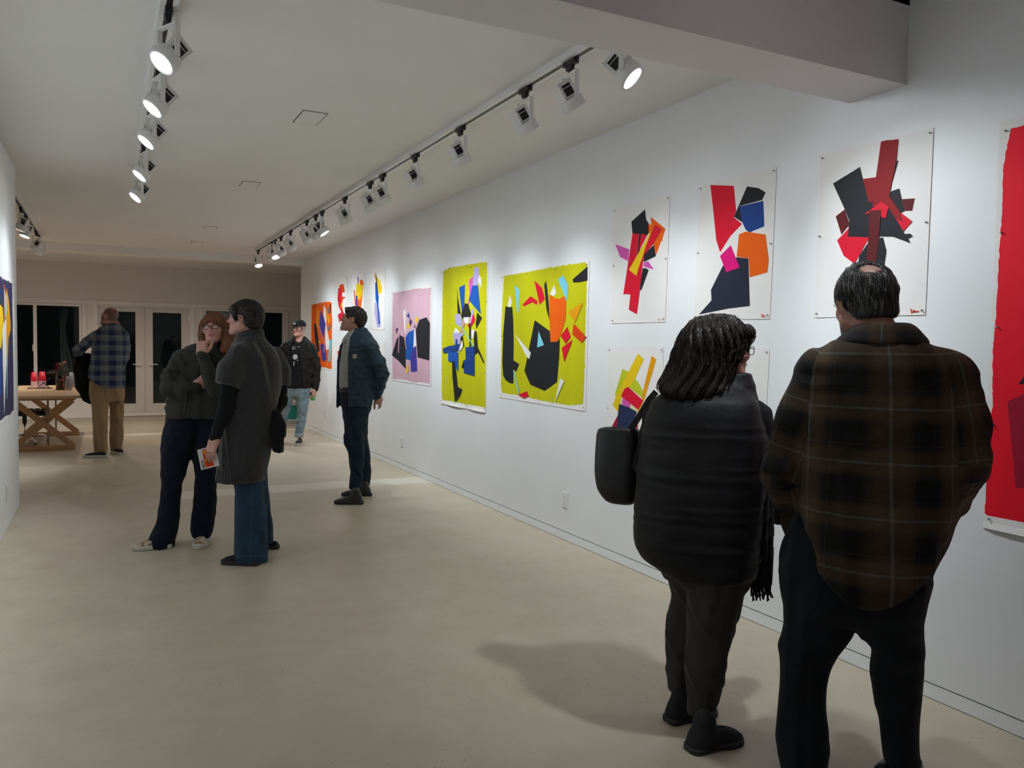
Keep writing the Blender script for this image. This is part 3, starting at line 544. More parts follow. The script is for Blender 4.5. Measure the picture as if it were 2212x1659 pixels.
def cup_stack(px, py, lab, r=.046, n=7):
    e = empty('cup_stack', on_table(px, py), 0, lab, 'cup stack')
    for i in range(n):
        bm = bmesh.new(); z = i*.021; lathe(bm, [(r, z), (r, z+.004), (r*.72, z+.115), (0.002, z+.115)], 18, cap0=False, cap1=True)
        bobj('cup', bm, PCUP if i < n-2 else RCUP, e, True)
    return e
cup_stack(73.5, 835.6, 'shorter stack of upside-down red party cups on the oak table', .043, 6); cup_stack(91.3, 837.6, 'taller stack of upside-down red party cups beside the tablet', .050, 7)
CLR = mat('clear_cup', (.75, .76, .78), .12, trans=.75)
for px, py, lab, n in ((149, 843, 'shorter stack of clear plastic cups at the table edge', 9), (155.6, 838, 'taller stack of clear plastic cups behind the bottle', 12)):
    e = empty('cup_stack', on_table(px, py), 0, lab, 'cup stack')
    for i in range(n): bm = bmesh.new(); z = i*.012; lathe(bm, [(.043, z), (.043, z+.003), (.031, z+.10), (.002, z+.10)], 16, cap0=False); bobj('cup', bm, CLR, e, True)
BOT = mat('bottle_glass', (.012, .009, .007), .08, coat=.5); LBL = mat('label_red', (.45, .03, .03), .6)
for px, py, lab in ((131, 842, 'dark glass bottle with red lettering on the oak table'), (140, 835, 'dark glass bottle behind the first, cap showing above it')):
    e = empty('bottle', on_table(px, py), 0, lab, 'bottle'); bm = bmesh.new(); lathe(bm, [(.055, 0), (.062, .01), (.062, .19), (.052, .235), (.024, .28), (.016, .31), (.016, .35), (.019, .352), (.019, .362)], 24); bobj('glass', bm, BOT, e, True)
    bm = bmesh.new(); lathe(bm, [(.019, .362), (.020, .364), (.020, .385), (.017, .388)], 18); bobj('cap', bm, mat('cap_copper', (.35, .16, .10), .4, metal=.6), e, True)
    for z0, z1, a0, a1 in ((.125, .155, -.15, .9), (.035, .095, .45, .85)):
        bm = bmesh.new(); rows = [[bm.verts.new((.0632*math.cos(-1.57+a), .0632*math.sin(-1.57+a), z)) for a in np.linspace(a0, a1, 9)] for z in (z0, z1)]
        for i in range(8): bm.faces.new((rows[0][i], rows[0][i+1], rows[1][i+1], rows[1][i]))
        o = bobj('label', bm, LBL, e, True); o.modifiers.new('t', 'SOLIDIFY').thickness = .0008
e = empty('tablet_stand', on_table(86, 839), 0, 'dark tablet propped on a stand on the oak table', 'tablet'); M = Matrix.Rotation(-.75, 4, 'Y') @ Matrix.Translation((0, 0, .0))
box('base', -.16, .16, -.09, .09, 0, .008, BLACKP, e, .002); bm = bmesh.new(); bx(bm, -.004, .004, -.10, .10, 0, .22, Matrix.Translation((-.03, 0, .012)) @ Matrix.Rotation(.85, 4, 'Y')); bobj('tablet', bm, mat('tablet_glass', (.015, .015, .018), .15), e, bevel=.002)
bm = bmesh.new(); bx(bm, -.003, .003, -.05, .05, 0, .12, Matrix.Translation((.12, 0, .008)) @ Matrix.Rotation(-.75, 4, 'Y')); bobj('kickstand', bm, BLACKP, e)
# office chair pushed under the table
e = empty('office_chair', (-1.05, 13.15, 0), 0, 'low black leather office chair with chrome legs under the oak table', 'chair')
bm = bmesh.new(); bx(bm, -.22, .28, -.25, .25, .40, .455); bobj('seat', bm, LEATHERB, e, bevel=.02)
for i in range(6): bm = bmesh.new(); bx(bm, -.20+i*.078, -.135+i*.078, -.245, .245, .456, .475); bobj('seat_rib', bm, LEATHERB, e, bevel=.008)
bm = bmesh.new(); bx(bm, -.03, .03, -.24, .24, 0, .42, Matrix.Translation((-.25, 0, .44)) @ Matrix.Rotation(-.2, 4, 'Y')); bobj('backrest', bm, LEATHERB, e, bevel=.015)
bm = bmesh.new(); tube(bm, [(0, 0, .40), (0, 0, .28)], .028, 12); bobj('stem_sleeve', bm, BLACKP, e, True); bm = bmesh.new(); tube(bm, [(0, 0, .30), (0, 0, .10)], .018, 12); bobj('stem', bm, CHROME, e, True)
for k in range(4):
    a = .5+k*math.pi/2; c, s = math.cos(a), math.sin(a); bm = bmesh.new(); tube(bm, [(0, 0, .12), (.25*c, .25*s, .10), (.30*c, .30*s, .06), (.31*c, .31*s, .012)], .013, 10); l = bobj('leg', bm, CHROME, e, True)
    bm = bmesh.new(); lathe(bm, [(.02, 0), (.02, .012)], 12, Matrix.Translation((.31*c, .31*s, 0))); bobj('glide', bm, BLACKP, l, True)
# teal cool box beyond the end of the long wall
e = empty('cool_box', (2.93, 15.1, 0), 0, 'teal and white cool box on the floor behind the young man', 'cool box'); box('body', -.26, .26, -.2, .2, .075, .33, mat('teal_plastic', (.015, .30, .24), .4), e, .012); box('base', -.265, .265, -.205, .205, 0, .074, mat('cream_plastic', (.55, .52, .46), .5), e, .012); box('lid', -.265, .265, -.205, .205, .331, .40, mat('cream_plastic', (.55, .52, .46), .5), e, .012)
bm = bmesh.new(); bx(bm, -.10, .02, -.203, -.2005, .20, .28); bobj('sticker', bm, mat('sticker', (.45, .36, .32), .6), e); bm = bmesh.new(); lathe(bm, [(.03, 0), (.03, .01)], 14, Matrix.Translation((-.12, -.206, .04)) @ Matrix.Rotation(math.pi/2, 4, 'X')); bobj('drain_plug', bm, mat('plug', (.45, .43, .38), .5), e)
bm = bmesh.new(); tube(bm, [(-.18, -.21, .30), (-.18, -.24, .34), (.18, -.24, .34), (.18, -.21, .30)], .009, 8); bobj('handle', bm, mat('cream_plastic', (.55, .52, .46), .5), e, True)
# ---------------------------------------------------------------- signed-distance modelling kit (for people, clothes, bags)
F32 = np.float32
def smin(a, b, k):
    h = np.clip(.5+.5*(b-a)/k, 0, 1); return b+(a-b)*h-k*h*(1-h)
def smax(a, b, k): return -smin(-a, -b, k)
def pchip(xs, ys, n=None):
    """smooth monotone resampling of a table"""
    xs = np.array(xs, float); ys = np.array(ys, float); h = np.diff(xs); dl = np.diff(ys)/h; m = np.zeros(len(xs))
    for i in range(1, len(xs)-1):
        if dl[i-1]*dl[i] > 0:
            w1, w2 = 2*h[i]+h[i-1], h[i]+2*h[i-1]; m[i] = (w1+w2)/(w1/dl[i-1]+w2/dl[i])
    m[0] = dl[0]; m[-1] = dl[-1]
    X = np.linspace(xs[0], xs[-1], 120); i = np.clip(np.searchsorted(xs, X)-1, 0, len(h)-1); t = (X-xs[i])/h[i]
    Y = (2*t**3-3*t**2+1)*ys[i]+(t**3-2*t**2+t)*h[i]*m[i]+(-2*t**3+3*t**2)*ys[i+1]+(t**3-t**2)*h[i]*m[i+1]
    return X, Y
class Sdf:
    def __init__(s): s.ops = []; s.lo = np.array([9., 9, 9]); s.hi = -s.lo; s.disp = []
    def add(s, prim, k=.02, mode='u'):
        f, lo, hi = prim; s.ops.append((f, k, mode))
        if mode == 'u': s.lo = np.minimum(s.lo, lo); s.hi = np.maximum(s.hi, hi)
        return s
    def cut(s, f, k=.006): s.ops.append((f, k, 's')); return s          # removes where f < 0
    def keep(s, f, k=.006): s.ops.append((f, k, 'i')); return s
    def noise(s, f): s.disp.append(f); return s
    def __call__(s, P):
        d = None
        for f, k, mode in s.ops:
            if f == 'disp':
                for g in s.disp: d = d+g(P)
                continue
            v = f(P)
            if d is None: d = v
            elif mode == 'u': d = smin(d, v, k)
            elif mode == 's': d = smax(d, -v, k)
            else: d = smax(d, v, k)
        if not any(o[0] == 'disp' for o in s.ops):
            for g in s.disp: d = d+g(P)
        return d
    def displace(s): s.ops.append(('disp', 0, 'd')); return s           # apply folds here, before later cuts
    def prim(s, inset=0.0): return (lambda P: s(P)+inset, s.lo, s.hi)
def cone(a, b, ra, rb, w=None, asp=1.0):
    """tapered limb; w: direction along which the section is widened by asp"""
    a = np.array(a, F32); b = np.array(b, F32); ab = b-a; L2 = float(ab@ab)+1e-9
    m = max(ra, rb)*max(1, asp)
    if w is not None: w = np.array(w, F32)/np.linalg.norm(w)
    def f(P):
        q = P-a; t = np.clip((q@ab)/L2, 0, 1); v = q-t[:, None]*ab; r = ra+(rb-ra)*t
        if w is None: return np.sqrt((v*v).sum(1))-r
        c = v@w; u2 = (v*v).sum(1)-c*c; return np.sqrt(np.maximum(u2, 0)+(c/asp)**2)-r
    return f, np.minimum(a, b)-m, np.maximum(a, b)+m
def chain(pts, k=.01, w=None, asp=1.0):
    """pts: (x, y, z, r)"""
    pr = [cone(p[:3], q[:3], p[3], q[3], w, asp) for p, q in zip(pts, pts[1:])]
    def f(P):
        d = pr[0][0](P)
        for g in pr[1:]: d = smin(d, g[0](P), k)
        return d
    return f, np.min([p[1] for p in pr], 0), np.max([p[2] for p in pr], 0)
def ell(c, r, R=None):
    c = np.array(c, F32); r = np.array(r, F32); m = float(max(r)) if R is not None else r
    def f(P):
        q = P-c
        if R is not None: q = q@R
        k0 = np.sqrt(((q/r)**2).sum(1)); k1 = np.sqrt(((q/(r*r))**2).sum(1))+1e-9
        return k0*(k0-1)/k1
    return f, c-m, c+m
def rbox(c, h, rad, R=None):
    c = np.array(c, F32); h = np.array(h, F32)-rad; m = np.linalg.norm(h)+rad
    def f(P):
        q = P-c
        if R is not None: q = q@R
        a = np.abs(q)-h; return np.sqrt((np.maximum(a, 0)**2).sum(1))+np.minimum(a.max(1), 0)-rad
    return f, c-m, c+m
def loft(st, n=2.3, cap=.012, rot=None):
    """horizontal sections: (z, cx, cy, rx, ry); superellipse exponent n"""
    st = sorted(st, key=lambda s: s[0]); z = [s[0] for s in st]
    T = [pchip(z, [s[i] for s in st]) for i in (1, 2, 3, 4)]
    z0, z1 = z[0], z[-1]
    def f(P):
        zz = np.clip(P[:, 2], z0, z1); cx, cy, rx, ry = [np.interp(zz, X, Y).astype(F32) for X, Y in T]
        u = np.abs(P[:, 0]-cx)/rx; v = np.abs(P[:, 1]-cy)/ry
        d = ((u**n+v**n)**(1/n)-1)*np.minimum(rx, ry)
        return smax(d, np.maximum(P[:, 2]-z1, z0-P[:, 2]), cap)
    lo = np.array([min(s[1]-s[3] for s in st), min(s[2]-s[4] for s in st), z0]); hi = np.array([max(s[1]+s[3] for s in st), max(s[2]+s[4] for s in st), z1])
    return f, lo-.01, hi+.01
def wrinkle(amp, fx, fy, fz, seed=0, ridge=True):
    r = np.random.RandomState(seed); A = r.normal(size=(4, 3)).astype(F32); A /= np.linalg.norm(A, axis=1)[:, None]; ph = r.rand(4)*6.28; s = np.array([fx, fy, fz], F32)*3.6
    def f(P):
        q = P*s; a = q@A[0]+ph[0]; b = q@A[1]+ph[1]; w = np.sin(a+1.3*np.sin(b)); w2 = np.sin(q@A[2]*1.9+1.1*np.sin(q@A[3]*1.4+ph[3])+ph[2])
        v = (1-np.abs(w)*1.6) if ridge else w
        return -amp*(v*.7+.45*w2)
    return f
def localfold(c, axis, freq, amp, sig):
    c = np.array(c, F32); ax = np.array(axis, F32)/np.linalg.norm(axis)
    def f(P):
        q = P-c; g = np.exp(-(q*q).sum(1)/(sig*sig)); t = q@ax
        a = q@np.array([.8, .5, .1], F32); b = q@np.array([-.5, .7, .3], F32)
        return -amp*.9*g*np.sin(freq*.85*t+1.6*np.sin(a*freq*.45)+1.2*np.sin(b*freq*.6+1))*(.55+.45*np.sin(a*freq*.35+b*freq*.25))
    return f
def quilts(amp, spacing, z0=0.0):
    def f(P): return -amp*np.abs(np.sin((P[:, 2]-z0)*math.pi/spacing+.25*np.sin(P[:, 0]*9+P[:, 1]*7)))*(.55+.45*np.sin(P[:, 0]*13+P[:, 2]*9))
    return f
def mesh_sdf(s, h, pad=.02, smooth=1):
    lo = s.lo-pad; hi = s.hi+pad; B = 4; nb = np.ceil((hi-lo)/(h*B)).astype(int); n = nb*B
    g = [lo[i]+h*B*(np.arange(nb[i])+.5) for i in range(3)]
    C = np.stack(np.meshgrid(*g, indexing='ij'), -1).reshape(-1, 3).astype(F32)
    dc = s(C); act = np.abs(dc) < h*B*1.35
    D = np.repeat(np.repeat(np.repeat(dc.reshape(nb).astype(F32), B, 0), B, 1), B, 2)
    idx = np.nonzero(act)[0]; bi = np.stack(np.unravel_index(idx, nb), 1)*B
    off = np.stack(np.meshgrid(*[np.arange(B)]*3, indexing='ij'), -1).reshape(-1, 3)
    I = (bi[:, None, :]+off[None]).reshape(-1, 3)
    P = (lo+h*(I+.0)).astype(F32)
    D[I[:, 0], I[:, 1], I[:, 2]] = s(P)
    # surface nets
    ins = D < 0
    cs = np.zeros(n-1, np.int8)
    for dx in (0, 1):
        for dy in (0, 1):
            for dz in (0, 1): cs += ins[dx:n[0]-1+dx, dy:n[1]-1+dy, dz:n[2]-1+dz]
    cell = (cs > 0) & (cs < 8); ci = np.argwhere(cell); vid = -np.ones(n-1, np.int64); vid[cell] = np.arange(len(ci))
    acc = np.zeros((len(ci), 3)); cnt = np.zeros(len(ci))
    corner = [np.array(c) for c in np.ndindex(2, 2, 2)]
    val = {tuple(c): D[ci[:, 0]+c[0], ci[:, 1]+c[1], ci[:, 2]+c[2]] for c in corner}
    for c in corner:
        for ax in range(3):
            if c[ax] == 0:
                e = c.copy(); e[ax] = 1; a = val[tuple(c)]; b = val[tuple(e)]; m = (a < 0) != (b < 0)
                t = np.where(m, a/np.where(m, a-b, 1), 0); p = np.tile(c.astype(float), (len(ci), 1)); p[:, ax] = t
                acc += p*m[:, None]; cnt += m
    V = lo+h*(ci+acc/np.maximum(cnt, 1)[:, None]); Fs = []
    for ax in range(3):
        sl0 = [slice(None)]*3; sl1 = [slice(None)]*3; sl0[ax] = slice(0, n[ax]-1); sl1[ax] = slice(1, n[ax])
        a = ins[tuple(sl0)]; b = ins[tuple(sl1)]; E = np.argwhere(a != b); u, v = (ax+1) % 3, (ax+2) % 3
        ok = (E[:, u] > 0) & (E[:, v] > 0) & (E[:, u] < n[u]-1) & (E[:, v] < n[v]-1); E = E[ok]
        q = []
        for du, dv in ((-1, -1), (0, -1), (0, 0), (-1, 0)):
            X = E.copy(); X[:, u] += du; X[:, v] += dv; q.append(vid[X[:, 0], X[:, 1], X[:, 2]])
        q = np.stack(q, 1); flip = ~ins[E[:, 0], E[:, 1], E[:, 2]]; q[flip] = q[flip][:, ::-1]
        Fs.append(q[(q >= 0).all(1)])
    Q = np.concatenate(Fs)
    for _ in range(smooth):
        S_ = np.zeros_like(V); c_ = np.zeros(len(V))
        for i in range(4):
            for j in (1, 3):
                for d in range(3): S_[:, d] += np.bincount(Q[:, i], V[Q[:, (i+j) % 4], d], len(V))
                c_ += np.bincount(Q[:, i], minlength=len(V))
        V = .5*V+.5*S_/np.maximum(c_, 1)[:, None]
    return V, Q
def np_mesh(name, V, Q, mat_, parent=None, col=None, uv=None, smooth=True):
    me = bpy.data.meshes.new(name); me.vertices.add(len(V)); me.vertices.foreach_set('co', np.ascontiguousarray(V, np.float32).ravel())
    k = Q.shape[1]; me.loops.add(len(Q)*k); me.loops.foreach_set('vertex_index', np.ascontiguousarray(Q, np.int32).ravel())
    me.polygons.add(len(Q)); me.polygons.foreach_set('loop_start', np.arange(0, len(Q)*k, k, dtype=np.int32))
    me.update(calc_edges=True); me.validate()
    if smooth: me.shade_smooth()
    if col is not None:
        at = me.attributes.new('tint', 'FLOAT_COLOR', 'POINT'); c = np.ones((len(V), 4), np.float32); c[:, :3] = col; at.data.foreach_set('color', c.ravel())
    if uv is not None:
        at = me.attributes.new('cloth', 'FLOAT_VECTOR', 'POINT'); at.data.foreach_set('vector', np.ascontiguousarray(uv, np.float32).ravel())
    return mobj(name, me, mat_, parent)
def join_vq(parts):
    Vs, Qs, o = [], [], 0
    for V, Q in parts: Vs.append(V); Qs.append(Q+o); o += len(V)
    return np.concatenate(Vs), np.concatenate(Qs)
# ---------------------------------------------------------------- head, hand, hair
def frame(fwd, up):
    f = np.array(fwd, float); f /= np.linalg.norm(f); u = np.array(up, float); u -= f*(u@f); u /= np.linalg.norm(u); r = np.cross(f, u)
    return np.stack([r, f, u], 1).astype(F32)         # columns: right, forward, up
def head_prim(c, R, s=1.0, jaw=1.0, nose=1.0, open_=0.0, smile=0.0, brow=1.0, chub=0.0):
    c = np.array(c, F32)
    pr = [(ell((0, -.016, .032), (.076, .097, .088)), 0), (ell((0, .020, -.040), (.061*jaw+chub, .070, .074)), .03), (chain([(-.050*jaw, .0, -.058, .022+chub), (-.026*jaw, .055, -.095, .020+chub), (0, .077, -.102, .0195), (.026*jaw, .055, -.095, .020+chub), (.050*jaw, 0, -.058, .022+chub)]), .03),
          (ell((-.042, .052, -.022), (.026, .030, .026)), .02), (ell((.042, .052, -.022), (.026, .030, .026)), .02),
          (chain([(-.042, .070, .016, .009*brow), (-.018, .082, .019, .010*brow), (.018, .082, .019, .010*brow), (.042, .070, .016, .009*brow)]), .018),
          (chain([(0, .086, .012, .008), (0, .094, -.012, .0085*nose), (0, .1015*(.9+.1*nose), -.029, .0105*nose)]), .010), (ell((-.011, .093, -.033), (.0085, .011, .008)), .006), (ell((.011, .093, -.033), (.0085, .011, .008)), .006)]
    cutp = [(ell((-.033, .092, -.001), (.018, .016, .012)), .012), (ell((.033, .092, -.001), (.018, .016, .012)), .012)]
    mw = .023+smile*.008; mz = -.063
    lips = [(chain([(-mw, .076, mz+smile*.008, .004), (-.009, .088, mz+.005, .0058), (0, .089, mz+.0035, .0055), (.009, .088, mz+.005, .0058), (mw, .076, mz+smile*.008, .004)]), .005),
            (chain([(-mw*.9, .076, mz+smile*.006-open_, .004), (0, .087, mz-.007-open_, .0075), (mw*.9, .076, mz+smile*.006-open_, .004)]), .005)]
    mouth = chain([(-mw*.95, .083, mz+smile*.008-open_*.3, .0016+open_*.3), (0, .093, mz-.001-open_*.4, .0016+open_*.55), (mw*.95, .083, mz+smile*.008-open_*.3, .0016+open_*.3)])
    ears = []
    for sx in (-1, 1):
        Re = frame((sx*.55, .84, 0), (0, -.18, 1)); ears.append((ell((sx*.079, -.010, -.006), (.0075, .021, .033), Re), ell((sx*.088, -.008, -.004), (.007, .012, .021), Re)))
    def f(P):
        q = ((P-c)@R)/s; d = pr[0][0][0](q)
        for (p, k) in pr[1:]: d = smin(d, p[0](q), k)
        for (p, k) in cutp: d = smax(d, -p[0](q), k)
        for (p, k) in lips: d = smin(d, p[0](q), k)
        d = smax(d, -mouth[0](q), .003)
        for a, b in ears: d = smin(d, smax(a[0](q), -b[0](q), .004), .006)
        # eyelids
        for sx in (-1, 1): d = smin(d, ell((sx*.033, .0755, .0), (.0155, .0115, .0135))[0](q), .004)
        for sx in (-1, 1): d = smax(d, -ell((sx*.033, .0885, -.0008), (.0125, .010, .0046))[0](q), .002)
        return d*s
    return f, c-.16*s, c+.16*s
def hand_prim(w, R, sc=1.0, curl=(.4, .4, .4, .45), thumb=(.5, -.2), side=1, spread=.0):
    """w wrist, R columns: toward thumb side (x), along fingers (y), back of hand (z)"""
    w = np.array(w, F32); prs = [rbox((0, .045, 0), (.040, .052, .0145), .014), cone((0, -.03, 0), (0, .02, 0), .026, .030, (1, 0, 0), 1.25)]
    fing = []
    for i, (x, L) in enumerate(zip((.031, .0105, -.0105, -.030), (.072, .080, .075, .058))):
        p = np.array([x, .086-.004*abs(i-1.2), .0]); a = 0; pts = [(*p, .0092)]
        for j, fr in enumerate((.45, .30, .25)):
            a += curl[i]*(1, 1.1, .7)[j]; dr = np.array([spread*(1.5-i), math.cos(a), -math.sin(a)]); p = p+dr*L*fr; pts.append((*p, (.0086, .0080, .0070)[j]))
        fing.append(chain(pts, .004))
    t0 = np.array([.030, .020, -.006]); d1 = np.array([math.sin(thumb[0]+.35), math.cos(thumb[0]+.35), thumb[1]]); d2 = np.array([math.sin(thumb[0]-.1), math.cos(thumb[0]-.1), thumb[1]*1.3])
    d1 /= np.linalg.norm(d1); d2 /= np.linalg.norm(d2); t1 = t0+d1*.040; t2 = t1+d2*.030; t3 = t2+d2*.022
    th = chain([(*t0, .014), (*t1, .0115), (*t2, .0100), (*t3, .0082)], .006)
    def f(P):
        q = ((P-w)@R)/sc; d = smin(prs[0][0](q), prs[1][0](q), .015)
        for g in fing: d = smin(d, g[0](q), .005)
        d = smin(d, th[0](q), .010)
        return d*sc
    return f, w-.2*sc, w+.2*sc
def trace_strands(sd, starts, flow, steps=22, step=.012, off=.002, r=.0011, jitter=.15, seed=1, lift=0.0):
    """hair strands combed along a direction field over the surface of sd"""
    rnd = np.random.RandomState(seed); P = np.array(starts, F32); N = len(P); path = [P.copy()]; D = rnd.normal(size=(N, 3)).astype(F32)*jitter; L = rnd.randint(int(steps*.55), steps+1, N); offs = off*(.3+1.7*rnd.rand(N)).astype(F32)
    def grad(P):
        e = .003; b = sd(P); return b, np.stack([(sd(P+np.eye(3, dtype=F32)[i]*e)-b)/e for i in range(3)], 1)
    for i in range(3):
        d, g = grad(P); g /= np.linalg.norm(g, axis=1)[:, None]+1e-6; P = P-g*np.clip(d-offs, -.02, .02)[:, None]
    path = [P.copy()]
    for k in range(steps):
        d, g = grad(P); g /= np.linalg.norm(g, axis=1)[:, None]+1e-6
        v = flow(P)+D; v = v-g*(v*g).sum(1)[:, None]; v /= np.linalg.norm(v, axis=1)[:, None]+1e-6
        P = P+v*step; d = sd(P); P = P-g*np.clip(d-offs-lift*k/steps, -.012, .012)[:, None]; path.append(P.copy())
    A = np.stack(path, 1); Vs, Qs, o = [], [], 0
    for n_ in range(N):
        p = A[n_, :L[n_]]; m = len(p); t = np.gradient(p, axis=0); t /= np.linalg.norm(t, axis=1)[:, None]+1e-9
        a = np.cross(t, [0.3, .2, .93]); a /= np.linalg.norm(a, axis=1)[:, None]+1e-9; b = np.cross(t, a); rr = (r*(1-.85*np.linspace(0, 1, m)**3))[:, None]
        ring = np.stack([p+rr*(a*math.cos(x)+b*math.sin(x)) for x in (0, 2.094, 4.189)], 1).reshape(-1, 3); Vs.append(ring)
        i = np.arange(m-1)[:, None]*3; j = np.array([[0, 1], [1, 2], [2, 0]])
        q = np.concatenate([np.stack([i[:, 0]+x, i[:, 0]+y, i[:, 0]+3+y, i[:, 0]+3+x], 1) for x, y in j]); Qs.append(q+o); o += len(ring)
    return np.concatenate(Vs), np.concatenate(Qs)
SKINM = bpy.data.materials.new('skin'); SKINM.use_nodes = True
_n = SKINM.node_tree; _at = _n.nodes.new('ShaderNodeAttribute'); _at.attribute_name = 'tint'; _pb = _n.nodes['Principled BSDF']
_nz = _n.nodes.new('ShaderNodeTexNoise'); _nz.inputs['Scale'].default_value = 60; _mr = _n.nodes.new('ShaderNodeMapRange'); _mr.inputs[3].default_value = .88; _mr.inputs[4].default_value = 1.1
_mu = _n.nodes.new('ShaderNodeVectorMath'); _mu.operation = 'SCALE'; _n.links.new(_nz.outputs[0], _mr.inputs[0]); _n.links.new(_at.outputs['Color'], _mu.inputs[0]); _n.links.new(_mr.outputs[0], _mu.inputs['Scale']); _n.links.new(_mu.outputs[0], _pb.inputs['Base Color'])
_pb.inputs['Roughness'].default_value = .5; _pb.inputs['Subsurface Weight'].default_value = .08; _pb.inputs['Subsurface Radius'].default_value = (.01, .004, .002)
EYEW = mat('eye_white', (.72, .70, .68), .2); EYEI = mat('eye_iris', (.06, .05, .04), .1); 
def fabric(name, col, rough=.85, sheen=.04, bump=.35, bscale=350, noise=.12, nscale=14): return mat('cloth_'+name, col, rough, spec=.18, sheen=sheen, noise=noise, nscale=nscale, bump=bump, bscale=bscale)
# ---------------------------------------------------------------- a person: an empty at the feet, facing frame of the viewer's side
class Fig:
    def __init__(s, label, px, depth, skin):
        r = ray(px, 760); r = r*(depth/FPX); s.G = Vector((r.x, r.y, 0)); d = Vector((r.x, r.y, 0)).normalized(); s.ey = d; s.ex = Vector((d.y, -d.x, 0)); s.skin = np.array(skin); s.fine = []; s.coarse = []
        s.e = empty('person', s.G, math.atan2(s.ex.y, s.ex.x), label, 'person')
    def loc(s, w): v = w-s.G; return np.array([v.dot(s.ex), v.dot(s.ey), v.z])
    def L(s, px, py, Y=0.0):
        d = ray(px, py); t = (Y+s.G.dot(s.ey)-CAMP.dot(s.ey))/d.dot(s.ey); return s.loc(CAMP+d*t)
    def ground(s, px, py): return s.loc(onz(px, py, 0))
    def world(s, p): return s.G+s.ex*float(p[0])+s.ey*float(p[1])+Vector((0, 0, float(p[2])))
    def loft(s, rows, n=2.3, cap=.012):
        """rows: (py, xL, xR, Y, ry)"""
        st = []
        for (py, a, b, Y, ry) in rows:
            p, q = s.L(a, py, Y), s.L(b, py, Y); st.append(((p[2]+q[2])/2, (p[0]+q[0])/2, Y, abs(q[0]-p[0])/2, ry))
        return loft(st, n, cap)
    def limb(s, pts, k=.02, w=None, asp=1.0):
        """pts: (px, py, Y, r)"""
        return chain([(*s.L(a, b, Y), r) for a, b, Y, r in pts], k, w, asp)
    def part(s, name, sd, h, m, smooth=1, uv=None, parent=None, label=None, col=None):
        V, Q = mesh_sdf(sd, h, smooth=smooth); o = np_mesh(name, V, Q, m, parent or s.e, uv=uv(V) if uv else None, col=col(V) if col else None)
        if label: o['label'] = label
        return o
    def head(s, px, py, Y, fwd, up=(0, 0, 1), scale=1.0, neck=None, tint=None, **kw):
        """px, py: point midway between the ears at eye level"""
        c = s.L(px, py, Y); R = frame(fwd, up); s.hc, s.hR, s.hs = c, R, scale
        sd = Sdf().add(head_prim(c, R, scale, **kw))
        n0 = c+R@np.array([0, -.022, -.05])*scale; n1 = np.array(neck[:3]); sd.add(cone(n0, n1, .052*scale, neck[3]), .03).add(cone(n1, n1-np.array([0, 0, .07]), neck[3], neck[3]*1.5), .03)
        s.headsd = sd; s.fine.append((sd, .0032*scale, tint))
        return sd
    def hl(s, p): return s.hc+s.hR@np.array(p, float)*s.hs
    def toh(s, P): return ((P-s.hc.astype(F32))@s.hR)/s.hs
    def hand(s, w, R, **kw): 
        sd = Sdf().add(hand_prim(w, R, **kw)); s.fine.append((sd, .0028, None)); return sd
    def body(s, coarse, inset=.022, h=.014):
        parts = []; cols = []
        for sd in coarse:
            t = Sdf(); t.add(sd.prim(inset)); V, Q = mesh_sdf(t, h); parts.append((V, Q)); cols.append(np.tile(s.skin, (len(V), 1)))
        for sd, hh, tint in s.fine:
            V, Q = mesh_sdf(sd, hh); c = np.tile(s.skin, (len(V), 1))
            if tint:
                q = ((V-s.hc)@s.hR)/s.hs
                lip = np.exp(-((q[:, 2]+.063)/.010)**2)*np.exp(-(q[:, 0]/.024)**4)*(q[:, 1] > .07)*.75
                c = c*(1-lip[:, None])+lip[:, None]*np.array(tint.get('lip', (.35, .09, .09)))
                ch = np.exp(-(((np.abs(q[:, 0])-.045)/.022)**2+((q[:, 2]+.025)/.025)**2))*(q[:, 1] > .02)*.35
                c = c*(1-ch[:, None])+ch[:, None]*np.array(tint.get('cheek', (.52, .20, .15)))
                if 'beard' in tint:
                    b = np.clip((-.040-q[:, 2])/.014, 0, 1)*np.clip((q[:, 1]-.0)/.02, 0, 1)*np.clip((q[:, 2]+.145)/.02, 0, 1)*.9
                    b *= 1-np.exp(-((q[:, 2]+.063)/.007)**2)*(np.abs(q[:, 0]) < .02); c = c*(1-b[:, None])+b[:, None]*np.array(tint['beard'])
                if 'buzz' in tint:
                    b = np.clip((q[:, 2]-.015+.45*(q[:, 1]-.01))/.02, 0, 1)*0; nap = ((q[:, 1] < .035-.25*(q[:, 2]-.03)) & (q[:, 2] > -.055+.0*q[:, 1]) & (q[:, 2] < .118)).astype(float)*tint.get('bw', .8)
                    bald = np.exp(-(((q[:, 0])/.05)**2+((q[:, 1]+.03)/.06)**2+((q[:, 2]-.115)/.03)**2))*tint.get('bald', 0); nap = np.clip((.040-.30*(q[:, 2]-.03)-q[:, 1])/.018, 0, 1)*np.clip((q[:, 2]+.060)/.015, 0, 1)*tint.get('bw', .8); ear = np.exp(-(((np.abs(q[:, 0])-.085)/.014)**2+((q[:, 1]+.008)/.022)**2+((q[:, 2]+.008)/.032)**2)); nap = np.clip(nap-bald-1.6*ear, 0, 1)
                    c = c*(1-nap[:, None])+nap[:, None]*np.array(tint['buzz'])
            parts.append((V, Q)); cols.append(c)
        V, Q = join_vq(parts); return np_mesh('body', V, Q, SKINM, s.e, col=np.concatenate(cols))
